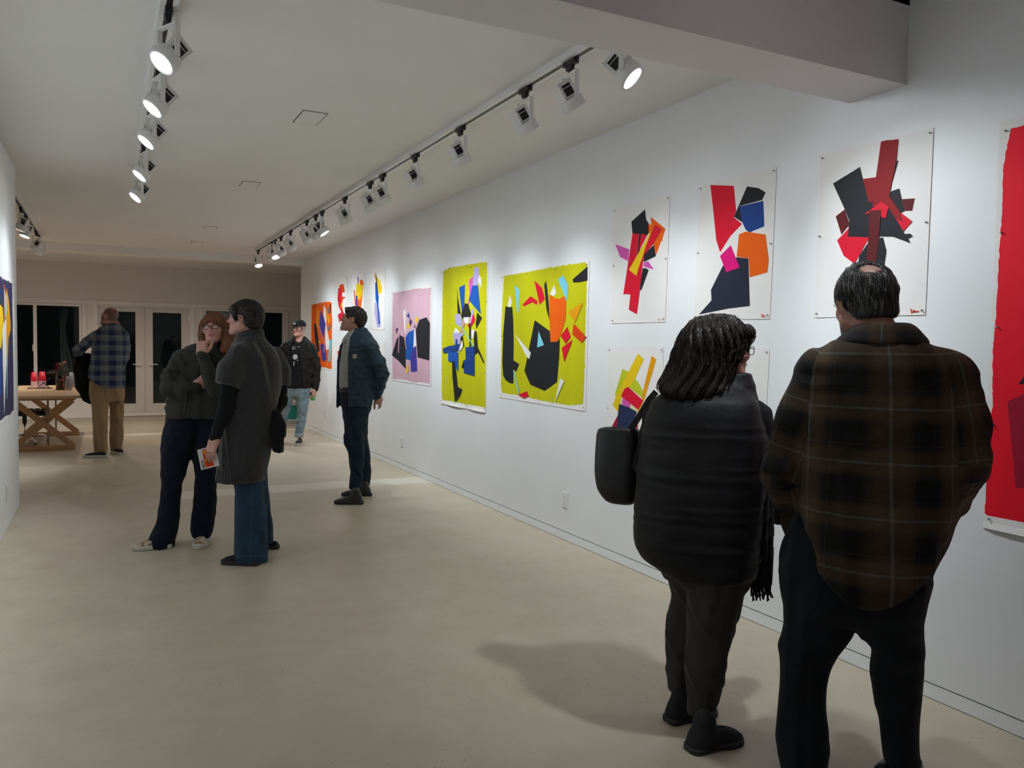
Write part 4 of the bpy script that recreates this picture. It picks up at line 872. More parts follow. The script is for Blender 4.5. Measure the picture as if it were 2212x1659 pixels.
    def eyes(s, look=(0, 1, 0), browcol=(.03, .02, .015), brows=True):
        for sx in (-1, 1):
            bm = bmesh.new(); bmesh.ops.create_uvsphere(bm, u_segments=14, v_segments=10, radius=.0125*s.hs)
            o = bobj('eye', bm, EYEW, s.e, True); o.location = s.hl((sx*.033, .0735, 0))
            bm = bmesh.new(); bmesh.ops.create_uvsphere(bm, u_segments=12, v_segments=8, radius=.0066*s.hs); i = bobj('iris', bm, EYEI, o, True)
            l = s.hR@np.array(look, float); l /= np.linalg.norm(l); i.location = l*.0072*s.hs
            if brows:
                bm = bmesh.new(); tube(bm, [s.hl((sx*.014, .0935, .0185)), s.hl((sx*.030, .0900, .0235)), s.hl((sx*.045, .0760, .0195))], [.0026, .0028, .0012], 6); bobj('eyebrow', bm, mat('brow%.2f' % browcol[0], browcol, .8), s.e, True)
    def glasses(s, col, rw=.026, rh=.018, r=.0016, rnd=2.6):
        bm = bmesh.new()
        for sx in (-1, 1):
            pts = []
            for k in range(25):
                t = 2*math.pi*k/24; cx, cz = math.cos(t), math.sin(t); pts.append(s.hl((sx*.034+rw*math.copysign(abs(cx)**(2/rnd), cx), .103-.012*((abs(sx*.034+rw*cx))/.06)**2, -.003+rh*math.copysign(abs(cz)**(2/rnd), cz))))
            tube(bm, pts, r*s.hs, 6, False)
            tube(bm, [s.hl((sx*.0595, .094, .004)), s.hl((sx*.074, .07, .004)), s.hl((sx*.084, .0, .004)), s.hl((sx*.085, -.018, -.006))], r*s.hs, 6)
        tube(bm, [s.hl((-.009, .103, .0)), s.hl((0, .106, .003)), s.hl((.009, .103, .0))], r*s.hs, 6)
        return bobj('glasses', bm, mat('frame%.3f%.3f' % (col[0], col[2]), col, .3), s.e, True)
    def shoe(s, heel, toe, kind, m, msole, length=None, h=.004, name='shoe', wid=.047, high=.075, solez=.022, patch=None):
        """heel, toe: ground points in local metres"""
        a = np.array([*heel[:2], 0.]); b = np.array([*toe[:2], 0.]); d = b-a; Lg = length or np.linalg.norm(d); d /= np.linalg.norm(d); R = np.stack([np.array([d[1], -d[0], 0]), d, np.array([0, 0, 1.])], 1).astype(F32); a32 = a.astype(F32)
        Xs, Ws = pchip([0, .08, .25, .45, .70, .88, 1.0], [.62, .80, .78, .78, 1.0, .86, .30])
        def outline(q): t = np.clip(q[:, 1]/Lg, 0, 1); w = np.interp(t, Xs, Ws)*wid; dx = np.abs(q[:, 0])-w; dy = np.maximum(-q[:, 1], q[:, 1]-Lg); return smax(dx, dy, .02)
        def upper(P):
            q = (P-a32)@R; t = q[:, 1]/Lg
            top = np.interp(t, [0, .15, .30, .42, .60, .8, 1.0], [high, high, high*.98, high*.85 if kind != 'boot' else high*.8, .066, .052, .036])
            prof = q[:, 2]-top; ol = outline(q)+.004+np.maximum(0, q[:, 2]-.03)*.28; dd = smax(ol, prof, .03); return np.maximum(dd, -q[:, 2]+solez*.6)
        def sole(P): q = (P-a32)@R; return np.maximum(smax(outline(q)-.003, q[:, 2]-solez-.006*np.clip(q[:, 1]/Lg-.85, 0, 1)*3, .004), -q[:, 2]+.001)
        ext = np.array([Lg+.02, Lg+.02, 0]); lo = np.minimum(a, b)-[.08, .08, 0]; hi = np.maximum(a, b)+[.08, .08, high+.01]
        u = Sdf().add((upper, lo, hi))
        if kind == 'boot': u.add(cone(a+d*.075+[0, 0, .05], a+d*.070+[0, 0, high+.02], .046, .040), .03)
        o = s.part(name, u, h, m); s.part('sole', Sdf().add((sole, lo, hi)), h, msole, parent=o)
        if kind in ('lace', 'boot'):
            bm = bmesh.new()
            for i in range(4):
                t = .42+.08*i; z = np.interp(t, [0, .30, .42, .60, .8, 1], [high, high*.98, high*.85, .066, .052, .036])+.002; c = a+d*Lg*t; n_ = R[:, 0]
                tube(bm, [c+n_*.020+[0, 0, z-.008], c+[0, 0, z+.002], c-n_*.020+[0, 0, z-.008]], .0022, 5)
            bobj('laces', bm, mat('lace_'+kind, (.5, .5, .48) if kind == 'lace' else (.03, .03, .03), .8), o, True)
        return o
# ---------------------------------------------------------------- woven and knitted materials that follow the 'cloth' attribute
def plaid(name, period, bands, rough=.9, soft=.0):
    """bands: list of (position 0..1, colour) for one repeat; warp and weft are averaged"""
    m = bpy.data.materials.new('cloth_'+name); m.use_nodes = True; nt = m.node_tree; N = nt.nodes; L = nt.links; b = N['Principled BSDF']
    at = N.new('ShaderNodeAttribute'); at.attribute_name = 'cloth'; sp = N.new('ShaderNodeSeparateXYZ'); L.new(at.outputs['Vector'], sp.inputs[0]); outs = []
    for i in range(2):
        d = N.new('ShaderNodeMath'); d.operation = 'DIVIDE'; d.inputs[1].default_value = period[i]; L.new(sp.outputs[i], d.inputs[0])
        f = N.new('ShaderNodeMath'); f.operation = 'FRACT'; L.new(d.outputs[0], f.inputs[0])
        r = N.new('ShaderNodeValToRGB'); el = r.color_ramp.elements
        while len(el) < len(bands): el.new(.5)
        for e, (p, c) in zip(el, bands): e.position = p; e.color = (*c, 1)
        L.new(f.outputs[0], r.inputs[0]); outs.append(r.outputs[0])
    mx = N.new('ShaderNodeMix'); mx.data_type = 'RGBA'; mx.inputs[0].default_value = .5; L.new(outs[0], mx.inputs[6]); L.new(outs[1], mx.inputs[7])
    nz = N.new('ShaderNodeTexNoise'); nz.inputs['Scale'].default_value = 90; L.new(at.outputs['Vector'], nz.inputs['Vector']); mr = N.new('ShaderNodeMapRange'); mr.inputs[3].default_value = .75; mr.inputs[4].default_value = 1.25; L.new(nz.outputs[0], mr.inputs[0])
    mu = N.new('ShaderNodeVectorMath'); mu.operation = 'SCALE'; L.new(mx.outputs[2], mu.inputs[0]); L.new(mr.outputs[0], mu.inputs['Scale']); L.new(mu.outputs[0], b.inputs['Base Color'])
    b.inputs['Roughness'].default_value = rough; b.inputs['Specular IOR Level'].default_value = .2; b.inputs['Sheen Weight'].default_value = .05
    return m
def cloth_uv(fig, torso, arms):
    """arms: list of (sdf prim, a, b) in local metres; torso uses (x, z), sleeves run along the bone"""
    def f(V):
        P = V.astype(F32); best = torso[0](P)+.012; uv = np.stack([P[:, 0]+.35*P[:, 1]*np.clip(P[:, 0]/.16, -1, 1), P[:, 2], P[:, 1]], 1)
        for prim, segs in arms:
            d = prim[0](P); m = d < best
            for (a, b, o) in segs:
                a = np.array(a); b = np.array(b); ax = b-a; Ln = np.linalg.norm(ax); ax = ax/Ln; t = (P-a)@ax
                if len(segs) > 1: mm = m & ((t < Ln+.01) if o == 0 else (t >= -.01))
                else: mm = m
                pr = np.array([1., .3, 0]); pr -= ax*(pr@ax); pr /= np.linalg.norm(pr)
                uv[mm, 0] = ((P-a)@pr)[mm]*1.1+.04; uv[mm, 1] = (a[2]-t-o)[mm]
        return uv
    return f
def strands(fig, sd, pts, flow, m, n, name='hair_strands', parent=None, **kw):
    V, Q = trace_strands(sd, pts, flow, **kw); o = np_mesh(name, V, Q, m, parent); o['kind'] = 'stuff'; return o
def hairmat(name, col, rough=.42): return mat('hair_'+name, col, rough, spec=.45, noise=.35, nscale=40, stretch=(6, 6, 1))
def scalp_points(fig, n, seed, zmin=-.02, ymax=.09, top=.125):
    r = np.random.RandomState(seed); q = r.normal(size=(n*4, 3)); q /= np.linalg.norm(q, axis=1)[:, None]; q = q*np.array([.088, .106, .094])+np.array([0, -.016, .034]); q = q[(q[:, 2] > zmin) & (q[:, 1] < ymax)][:n]
    return fig.hc+(q*fig.hs)@fig.hR.T
DENIM_DK = fabric('indigo_denim', (.006, .009, .019), .9, noise=.25, nscale=20); DENIM_BL = fabric('blue_denim', (.020, .046, .080), .9, noise=.35, nscale=10); DENIM_LT = fabric('washed_denim', (.22, .29, .33), .9, noise=.25, nscale=9)
BLACKC = fabric('black', (.008, .008, .009), .9); RUBBERW = mat('rubber_white', (.55, .53, .48), .6); RUBBERB = mat('rubber_black', (.012, .012, .012), .6)
LEATHERB = mat('leather_black', (.010, .010, .011), .4, bump=.2, bscale=120)

# ================================================================ 1 the large man in the brown plaid shirt
g = Fig('heavyset man in a brown plaid shirt, hands in his pockets, seen from behind', 1862, 2.62, (.42, .20, .15))
tor = g.loft([(712, 1862, 1960, .0, .07), (722, 1835, 1978, .0, .088), (738, 1800, 2005, .0, .108), (770, 1762, 2045, 0, .14), (820, 1740, 2068, 0, .16), (900, 1733, 2078, 0, .175), (1000, 1728, 2078, 0, .19), (1080, 1728, 2072, 0, .205), (1150, 1735, 2052, 0, .215), (1200, 1745, 2038, 0, .222), (1240, 1756, 2024, 0, .225), (1290, 1770, 2008, 0, .225)], 2.5)
la = [(1772, 805, 0, .082), (1728, 915, -.02, .078), (1693, 1025, -.02, .072), (1712, 1100, .10, .060), (1722, 1135, .16, .052)]
ra = [(2045, 815, 0, .085), (2070, 920, -.01, .082), (2078, 1000, -.02, .074), (2050, 1075, .14, .060), (2030, 1110, .22, .052)]
lap, rap = g.limb(la, .03), g.limb(ra, .03)
sh = Sdf().add(tor).add(lap, .035).add(rap, .035)
xm = g.L(1868, 1276)[0]; zm = g.L(1868, 1276)[2]; zl = g.L(1765, 1205)[2]; hw = abs(g.L(1765, 1205)[0]-xm); yz = g.L(1860, 806)[2]
sh.noise(wrinkle(.0055, 7, 5, 3.2, 3)).noise(wrinkle(.0030, 15, 9, 9, 8)).noise(localfold(g.L(1693, 1025), (.3, 0, 1), 95, .007, .10)).noise(localfold(g.L(1700, 1100, .1), (.2, .3, 1), 110, .007, .07)).noise(localfold(g.L(2080, 1005), (-.3, .2, 1), 95, .006, .10)).noise(localfold(g.L(1960, 1180, -.18), (1, 0, .5), 40, .006, .16)).noise(localfold(g.L(1800, 1180, -.18), (1, 0, -.6), 45, .006, .14))
sh.noise(lambda P: np.where((P[:, 2] > yz) & (P[:, 1] < .02), -.0022, .0).astype(F32)).displace()
sh.cut(lambda P: P[:, 2]-(zm+(zl-zm)*np.clip(((P[:, 0]-xm)/hw), -1.6, 1.6)**2*np.where(P[:, 0] > xm, .85, 1.0)), .008)
for a in (lap, rap): pass
nk = g.L(1893, 700); sh.cut(cone(nk-np.array([0, 0, .03]), nk+np.array([0, 0, .2]), .060, .075)[0])
seg = lambda fig, L_: [(fig.L(*L_[0][:3]), fig.L(*L_[2][:3]), 0), (fig.L(*L_[2][:3]), fig.L(*L_[4][:3]), .2)]
BRN, BLK, LIN = (.064, .041, .022), (.0055, .005, .0045), (.125, .115, .105)
PLB = plaid('brown_plaid', (.163, .168), [(0, BLK), (.18, BLK), (.34, BRN), (.46, BRN), (.475, LIN), (.497, LIN), (.51, BRN), (.66, BRN), (.80, BLK), (.82, (.03, .026, .022)), (.84, BLK)])
uvf = cloth_uv(g, tor, [(lap, seg(g, la)), (rap, seg(g, ra))])
shirt = g.part('shirt', sh, .006, PLB, uv=lambda V: uvf(V)+np.array([.025, -.022, 0]))
col = Sdf().add(g.loft([(698, 1850, 1966, .0, .084), (703, 1842, 1976, 0, .092), (722, 1820, 1996, .0, .112), (738, 1804, 2008, .0, .126), (744, 1804, 2009, .0, .128)], 2.2, .004)).cut(cone(nk-np.array([0, 0, .1]), nk+np.array([0, 0, .2]), .070, .074)[0], .004)
g.part('collar', col, .004, PLB, uv=lambda V: np.stack([V[:, 0]+.025, V[:, 2]*1.0+.03, V[:, 1]], 1), parent=shirt)
for a, L_ in ((lap, la), (rap, ra)):
    p = g.L(*L_[4][:3]); q = g.L(*L_[3][:3]); d = (p-q)/np.linalg.norm(p-q)
    g.part('cuff', Sdf().add(cone(p-d*.02, p+d*.045, .054, .050)), .005, PLB, uv=lambda V: np.stack([V[:, 0], V[:, 2], V[:, 1]], 1), parent=shirt)
tr = Sdf().add(g.loft([(1120, 1712, 2040, .0, .155), (1180, 1695, 2032, 0, .165), (1238, 1686, 2012, 0, .168), (1289, 1694, 1999, 0, .16), (1330, 1725, 1965, .0, .12), (1350, 1790, 1900, 0, .07)], 2.5, .03))
tr.add(g.loft([(1250, 1688, 1870, 0, .16), (1332, 1692, 1846, 0, .13), (1350, 1692, 1850, 0, .125), (1378, 1686, 1834, 0, .115), (1405, 1678, 1813, -.01, .105), (1461, 1683, 1791, -.01, .09), (1517, 1680, 1788, 0, .085), (1590, 1679, 1789, 0, .085), (1659, 1684, 1790, 0, .085), (1690, 1687, 1791, 0, .088)]), .03)
tr.add(g.loft([(1250, 1840, 2010, 0, .16), (1332, 1848, 1996, 0, .13), (1350, 1846, 1997, 0, .125), (1378, 1862, 1997, 0, .115), (1405, 1880, 1998, .0, .105), (1453, 1878, 1997, .02, .09), (1492, 1884, 1996, .03, .085), (1569, 1897, 1990, .05, .08), (1616, 1904, 1988, .05, .08), (1648, 1908, 1988, .05, .08)]), .03)
tr.noise(wrinkle(.006, 8, 8, 5, 11)).noise(localfold(g.L(1735, 1460, -.08), (.3, 0, 1), 70, .008, .09)).noise(localfold(g.L(1940, 1430, -.08), (-.3, 0, 1), 70, .008, .09)).noise(localfold(g.L(1735, 1640, -.05), (0, 0, 1), 80, .008, .09)).displace()
g.part('trousers', tr, .007, fabric('dark_navy_twill', (.0075, .0095, .0125), .9, noise=.2))
hd = g.head(1866, 655, .05, (-.42, .86, -.16), (0, -.1, 1), 1.02, neck=(*g.L(1893, 728, .0), .066), tint=dict(lip=(.3, .1, .09), beard=(.10, .09, .085), buzz=(.20, .12, .09), bw=.6), chub=.006)
hr = Sdf().add((lambda P: ell((0, -.020, .028), (.0885, .108, .098))[0](g.toh(P))*g.hs, g.hc-.14, g.hc+.14))
hr.add((lambda P: ell((0, -.075, -.045), (.066, .042, .045))[0](g.toh(P))*g.hs, g.hc-.14, g.hc+.14), .03)
hr.noise(lambda P: (lambda q: -.0028*np.sin(q[:, 0]*170+30*q[:, 2]+2*np.sin(q[:, 2]*60))*np.sin(q[:, 1]*90+4*np.sin(q[:, 0]*40))-.002*np.sin(q[:, 0]*320+q[:, 1]*140))(g.toh(P))).displace()
hr.cut(lambda P: ell((0, .105, -.05), (.085, .085, .125))[0](g.toh(P)), .008).cut(lambda P: (lambda q: np.maximum(np.abs(np.abs(q[:, 0])-.085)-.022, np.maximum(q[:, 2]-.012, np.abs(q[:, 1]-.002)-.028)))(g.toh(P)), .006).cut(lambda P: (lambda q: ell((-.010, -.086, .108), (.042, .040, .034))[0](q)+.005*np.sin(q[:, 0]*120+1)*np.sin(q[:, 1]*150)+.003*np.sin(q[:, 0]*260))(g.toh(P)), .02)
hr.cut(lambda P: (lambda q: q[:, 2]+.066)(g.toh(P)), .006)
HG = hairmat('salt_dark', (.018, .016, .015), .45); hair = g.part('hair', hr, .0032, HG)
crown = lambda P: (lambda q: ((q-np.array([0, -.03, .14], F32))*np.array([1, .8, 1.6], F32)+np.array([.0, -.02, -.12], F32))@g.hR.T)(g.toh(P))
for i, (c_, nn) in enumerate((((.014, .012, .011), 520), ((.20, .19, .18), 330))):
    pts = scalp_points(g, nn, 5+i, .0, .05); strands(g, hr, pts, crown, mat('strand_a%d' % i, c_, .6, spec=.25), nn, parent=hair, steps=16, step=.008, off=.0016, r=.0007, jitter=.05, seed=3+i)
_r = np.random.RandomState(3); _p = np.stack([_r.uniform(-.06, .06, 130), _r.uniform(-.09, .0, 130), np.full(130, .125)], 1)
strands(g, hr, g.hc+(_p*g.hs)@g.hR.T, lambda P: (np.array([[-.9, -.35, -.1]], F32)*np.ones((len(P), 1), F32))@g.hR.T, mat('strand_a2', (.05, .045, .042), .45), 130, parent=hair, steps=12, step=.007, off=.004, r=.0007, jitter=.12, seed=9)
g.body([sh, tr], .025)
g.shoe(g.L(1735, 1700)[:2]*[1, 0]+[0, -.06], g.L(1735, 1700)[:2]*[1, 0]+[-.05, .23], 'lace', LEATHERB, RUBBERB)
g.shoe(g.L(1905, 1665)[:2]*[1, 0]+[0, .02], g.L(1935, 1665)[:2]*[1, 0]+[.06, .28], 'lace', LEATHERB, RUBBERB, wid=.055)
MAN1 = g
# ================================================================ 2 the woman in the black quilted vest
g = Fig('woman with shoulder-length dark hair in a black quilted vest, seen from behind', 1530, 3.0, (.45, .22, .17))
vt = Sdf().add(g.loft([(828, 1478, 1590, .02, .075), (846, 1440, 1618, .01, .11), (866, 1412, 1636, 0, .145), (900, 1398, 1648, 0, .165), (960, 1386, 1660, 0, .175), (1035, 1375, 1660, 0, .185), (1100, 1370, 1652, 0, .19), (1160, 1370, 1646, 0, .19), (1196, 1380, 1642, 0, .185), (1222, 1412, 1638, 0, .18), (1236, 1432, 1632, 0, .175)], 2.5, .008))
vt.add(g.loft([(805, 1540, 1625, .05, .07), (830, 1535, 1630, .05, .08), (860, 1520, 1636, .04, .09)], 2.3), .02)
vt.noise(quilts(.0026, .068)).noise(wrinkle(.0022, 10, 8, 12, 5)).displace()
nk = g.L(1555, 810, .03); vt.cut(cone(nk-np.array([0, 0, .04]), nk+np.array([0, 0, .2]), .056, .062)[0])
NYL = mat('cloth_black_nylon', (.006, .006, .0075), .6, spec=.3, noise=.2, nscale=12, bump=.25, bscale=70)
vest = g.part('vest', vt, .006, NYL)
sl = Sdf().add(g.limb([(1628, 905, .02, .070), (1652, 985, .05, .066), (1662, 1050, .10, .058), (1680, 1110, .22, .045)], .03)).add(g.limb([(1425, 905, .05, .066), (1405, 1000, .10, .062), (1420, 1070, .20, .05), (1460, 1100, .30, .042)], .03)).noise(wrinkle(.004, 14, 12, 16, 6))
g.part('sweater', sl, .007, fabric('black_knit', (.010, .010, .011), .95))
tr = Sdf().add(g.loft([(1150, 1405, 1640, .0, .15), (1195, 1405, 1640, .0, .15), (1229, 1428, 1628, .01, .14), (1250, 1438, 1620, .01, .13)], 2.5))
tr.add(g.loft([(1200, 1412, 1535, .06, .12), (1229, 1428, 1532, .07, .11), (1255, 1445, 1530, .08, .10), (1289, 1449, 1527, .09, .095), (1332, 1440, 1520, .10, .085), (1410, 1437, 1510, .10, .075), (1453, 1440, 1500, .10, .068), (1490, 1443, 1494, .11, .06)]), .03)
tr.add(g.loft([(1200, 1480, 1640, -.03, .13), (1233, 1487, 1627, -.04, .12), (1289, 1485, 1604, -.05, .10), (1350, 1483, 1589, -.05, .09), (1410, 1481, 1574, -.05, .08), (1444, 1480, 1566, -.05, .075), (1496, 1482, 1557, -.05, .066), (1525, 1484, 1549, -.05, .06), (1546, 1487, 1542, -.05, .054)]), .025)
tr.noise(wrinkle(.006, 12, 12, 7, 15)).noise(localfold(g.L(1525, 1480, -.1), (.2, 0, 1), 95, .008, .08)).noise(localfold(g.L(1465, 1440, .05), (.2, 0, 1), 95, .007, .07)).noise(localfold(g.L(1540, 1300, -.12), (.7, 0, .7), 60, .006, .1)).displace()
g.part('trousers', tr, .006, fabric('charcoal_twill', (.040, .037, .034), .95, noise=.2))
SUEDE = mat('suede_black', (.010, .010, .011), .95, bump=.3, bscale=200)
a = g.ground(1487, 1625); b = g.ground(1600, 1597); g.shoe(a, b, 'boot', SUEDE, RUBBERB, high=.085, wid=.052)
a = g.ground(1440, 1562); b = g.ground(1545, 1538); g.shoe(a, b, 'boot', SUEDE, RUBBERB, high=.085, wid=.050)
g.head(1566, 752, .03, (.86, .50, -.06), (0, 0, 1), .97, neck=(*g.L(1553, 835, .02), .05), tint=dict(), jaw=.93)
hr = Sdf().add((lambda P: ell((0, -.028, .030), (.094, .118, .098))[0](g.toh(P))*g.hs, g.hc-.17, g.hc+.17))
hr.add(g.loft([(688, 1500, 1585, .0, .06), (715, 1476, 1600, -.01, .10), (740, 1464, 1600, -.01, .115), (772, 1453, 1592, -.01, .12), (805, 1438, 1582, -.01, .125), (835, 1424, 1575, -.02, .125), (858, 1438, 1562, -.03, .105), (872, 1455, 1548, -.03, .08)], 2.2, .02), .03)
hr.add(chain([(*g.hl((-.060, .062, .062)), .018), (*g.hl((.0, .098, .078)), .016), (*g.hl((.055, .070, .064)), .018)]), .03).add(chain([(*g.hl((-.078, .045, .03)), .022), (*g.hl((-.082, .035, -.03)), .020), (*g.hl((-.080, .02, -.09)), .022)]), .03)
hr.noise(lambda P: (lambda a_: -.0042*np.sin(a_*26+7*np.sin(P[:, 2]*14))-.0028*np.sin(a_*61+9*np.sin(P[:, 2]*19)+P[:, 2]*20))(np.arctan2(P[:, 0]-g.hc[0]+.05, P[:, 1]-g.hc[1]))).displace()
hr.cut(lambda P: ell((0, .112, -.062), (.074, .070, .108))[0](g.toh(P)), .008)
HB = hairmat('dark_brown', (.014, .009, .007), .5); hair = g.part('hair', hr, .0045, HB)
fl = lambda P: (lambda q: np.stack([q[:, 0]*5-.12, q[:, 1]*3-.10, -np.ones(len(q))*.9], 1).astype(F32)@g.hR.T+np.stack([-.35*np.clip((1.42-P[:, 2])*4, 0, 1), 0*P[:, 0], 0*P[:, 0]], 1).astype(F32))(g.toh(P))
for i, (c_, nn) in enumerate((((.016, .010, .008), 700), ((.034, .020, .014), 320), ((.09, .07, .06), 40))):
    pts = scalp_points(g, nn, 21+i, .01, .10); strands(g, hr, pts, fl, mat('strand_b%d' % i, c_, .55, spec=.3), nn, parent=hair, steps=35, step=.011, off=.0016, r=.0008, jitter=.05, seed=8+i, lift=.006)
g.eyes(brows=False); g.glasses((.02, .015, .015), .024, .016)
g.body([vt, sl, tr], .022)
W2 = g
# scarf hanging at her front, with fringe
sc = Sdf().add(g.loft([(960, 1640, 1666, .04, .09), (1120, 1625, 1669, .04, .10), (1210, 1618, 1668, .04, .10), (1256, 1622, 1666, .05, .09)], 2.6, .01)).noise(lambda P: -.005*np.sin(np.arctan2(P[:, 0]-.2, P[:, 1]-.04)*22)).noise(wrinkle(.003, 10, 10, 6, 4))
so = g.part('scarf', sc, .006, fabric('scarf_black', (.016, .015, .015), .95)); bm = bmesh.new(); rr = random.Random(4)
for i in range(26):
    x = 1624+41*(i/25); p = g.L(x, 1254, .03+.05*math.sin(i*2.3)); q = g.L(x+rr.uniform(-3, 3), 1280+rr.uniform(-4, 4), .03+.05*math.sin(i*2.3)); e_ = g.L(x+rr.uniform(-5, 5), 1296+rr.uniform(-10, 4), .03+.05*math.sin(i*2.3)); tube(bm, [p, q, e_], [.0035, .003, .0026], 5)
o = bobj('fringe', bm, MATS['cloth_scarf_black'], so, True); o['kind'] = 'stuff'
# black tote bag on her shoulder
tg = Fig.__new__(Fig); tg.G, tg.ex, tg.ey = g.G, g.ex, g.ey; base = g.L(1335, 1086, .16)
tg.e = empty('tote_bag', g.world(base), g.e.rotation_euler.z, 'plain black leather tote bag hanging from the shoulder of the woman in the vest', 'bag'); tg.G = g.world(base)
tb = Sdf().add(tg.loft([(924, 1292, 1384, .0, .055), (960, 1288, 1384, 0, .062), (1009, 1286, 1384, 0, .07), (1052, 1290, 1382, 0, .072), (1078, 1305, 1376, 0, .066), (1087, 1318, 1370, 0, .05)], 3.2, .012)).noise(wrinkle(.003, 6, 6, 4, 9)).displace().cut(tg.loft([(880, 1303, 1374, .0, .042), (924, 1303, 1374, .0, .042), (960, 1300, 1374, 0, .048), (1060, 1304, 1370, 0, .05)], 3.2, .01)[0], .003)
tg.part('bag_body', tb, .005, LEATHERB)
for Yo in (-.035, .035):
    bm = bmesh.new(); pts = [tg.L(1352, 950, Yo), tg.L(1362, 928, Yo), tg.L(1384, 895, Yo*.8-.03), tg.L(1402, 864, -.10+Yo*.6), tg.L(1416, 848, -.13+Yo*.5)]
    for p_, q_ in zip(pts, pts[1:]): beam_between(bm, p_, Vector(q_)+(Vector(q_)-Vector(p_))*.05, .024, .007, (0, 1, 0))
    bobj('strap', bm, LEATHERB, tg.e)
# ================================================================ 3 the woman in the grey knit coat
g = Fig('woman with short black hair in a long charcoal knit coat and flared jeans', 540, 5.3, (.50, .27, .22))
ct = Sdf().add(g.loft([(728, 512, 572, .0, .085), (742, 503, 584, 0, .12), (756, 496, 595, 0, .15), (785, 490, 606, 0, .18), (830, 487, 606, 0, .19), (880, 482, 598, 0, .19), (950, 475, 590, 0, .19), (1000, 469, 580, 0, .19), (1037, 466, 571, 0, .185)], 2.4, .008))
ct.add(g.limb([(518, 766, -.13, .075), (500, 800, -.16, .080), (489, 842, -.17, .084)], .03), .04).add(g.limb([(590, 772, .10, .072), (601, 800, .10, .075), (604, 840, .09, .078)], .03), .04)
nrm = lambda a_, b_: (b_-a_)/np.linalg.norm(b_-a_)
for A_, B_ in (((500, 800, -.16), (489.5, 832, -.17)), ((601, 800, .10), (604, 834, .09))):
    p = g.L(*B_); d = nrm(g.L(*A_), p); c0 = g.L(*A_)
    ct.cut((lambda p, d, A0: lambda P: np.maximum(-((P-p.astype(F32))@d.astype(F32)), np.sqrt((((P-p.astype(F32))-((P-p.astype(F32))@d.astype(F32))[:, None]*d.astype(F32))**2).sum(1))-.088))(p, d, c0), .006)
zh = g.L(520, 1035)[2]
ct.noise(wrinkle(.005, 9, 9, 3, 12)).noise(lambda P: -.0035*np.sin(np.arctan2(P[:, 0]-.0, P[:, 1])*70)*np.clip((zh+.10-P[:, 2])/.02, 0, 1)).displace()
def knit(name, col, col2):
    m = mat('cloth_'+name, col, .95, spec=.15, sheen=.3, bump=.6, bscale=170); nt = m.node_tree; N = nt.nodes; b = N['Principled BSDF']
    n = N.new('ShaderNodeTexNoise'); n.inputs['Scale'].default_value = 330; n.inputs['Detail'].default_value = 3; r = N.new('ShaderNodeValToRGB'); r.color_ramp.elements[0].position = .42; r.color_ramp.elements[1].position = .68
    r.color_ramp.elements[0].color = (*col, 1); r.color_ramp.elements[1].color = (*col2, 1); tc = N.new('ShaderNodeTexCoord'); nt.links.new(tc.outputs['Object'], n.inputs['Vector']); nt.links.new(n.outputs[0], r.inputs[0]); nt.links.new(r.outputs[0], b.inputs['Base Color']); return m
KNIT = knit('charcoal_knit', (.020, .020, .021), (.060, .060, .063))
coat = g.part('coat', ct, .006, KNIT)
cl = Sdf().add(g.loft([(709, 520, 570, .01, .072), (718, 513, 571, .01, .078), (732, 507, 574, .0, .09), (746, 506, 580, 0, .10)], 2.1, .012)).cut(cone(g.L(540, 760), g.L(538, 690), .05, .062)[0], .005); g.part('funnel_collar', cl, .005, KNIT, parent=coat)
sl = Sdf().add(g.limb([(497, 815, -.165, .054), (486, 885, -.17, .047), (464, 946, -.17, .036)], .02)).add(g.limb([(603, 815, .09, .054), (604, 866, .05, .05), (585, 905, -.02, .042)], .02)).noise(wrinkle(.003, 14, 12, 12, 2)); g.part('sleeves', sl, .006, fabric('black_jersey', (.008, .009, .010), .95))
tr = Sdf().add(g.loft([(985, 495, 572, -.02, .12), (1037, 506, 568, -.04, .11), (1069, 507, 571, -.05, .10), (1106, 507, 575, -.06, .10), (1143, 507, 577, -.06, .10), (1180, 506, 578, -.06, .105), (1211, 505, 578, -.06, .11)], 2.3, .006)).add(g.loft([(985, 520, 580, .08, .11), (1031, 540, 577, .14, .10), (1100, 552, 584, .20, .095), (1143, 555, 589, .22, .10), (1169, 556, 590, .22, .105)], 2.3, .006), .02).noise(wrinkle(.005, 12, 12, 6, 7)).noise(localfold(g.L(520, 1065, -.1), (.3, 0, 1), 80, .008, .07)).displace(); jn = g.part('jeans', tr, .007, DENIM_BL)
def on_surface(sd, px, py, off=.001, y0=-.45):
    p = g.L(px, py, y0)
    for _ in range(80):
        d_ = float(sd(np.array([p], F32))[0])
        if d_ < off: break
        p = g.L(px, py, p[1]+max(.0008, d_*.8))
    return p
SEAM = fabric('denim_seam', (.045, .085, .125))
for pts in ([(508+i*7.5, 1201.5) for i in range(10)], [(545-i*.2, 1045+i*13) for i in range(13)]):
    bm = bmesh.new(); tube(bm, [on_surface(tr, *q) for q in pts], .0028, 5); bobj('seam', bm, SEAM, jn, True)
g.shoe(g.ground(560, 1221), g.ground(478, 1217), 'flat', SUEDE, RUBBERB, high=.058, wid=.042, solez=.026); g.shoe(g.L(602, 1176, .25)[:2]+np.array([0, .0]), g.L(535, 1170, .35)[:2], 'flat', SUEDE, RUBBERB, high=.058, wid=.042, solez=.026)
g.head(527, 687, .0, (-.93, .33, .06), (.05, 0, 1), .96, neck=(*g.L(541, 728, .0), .05), tint=dict(lip=(.40, .12, .12)), jaw=.94, nose=1.2)
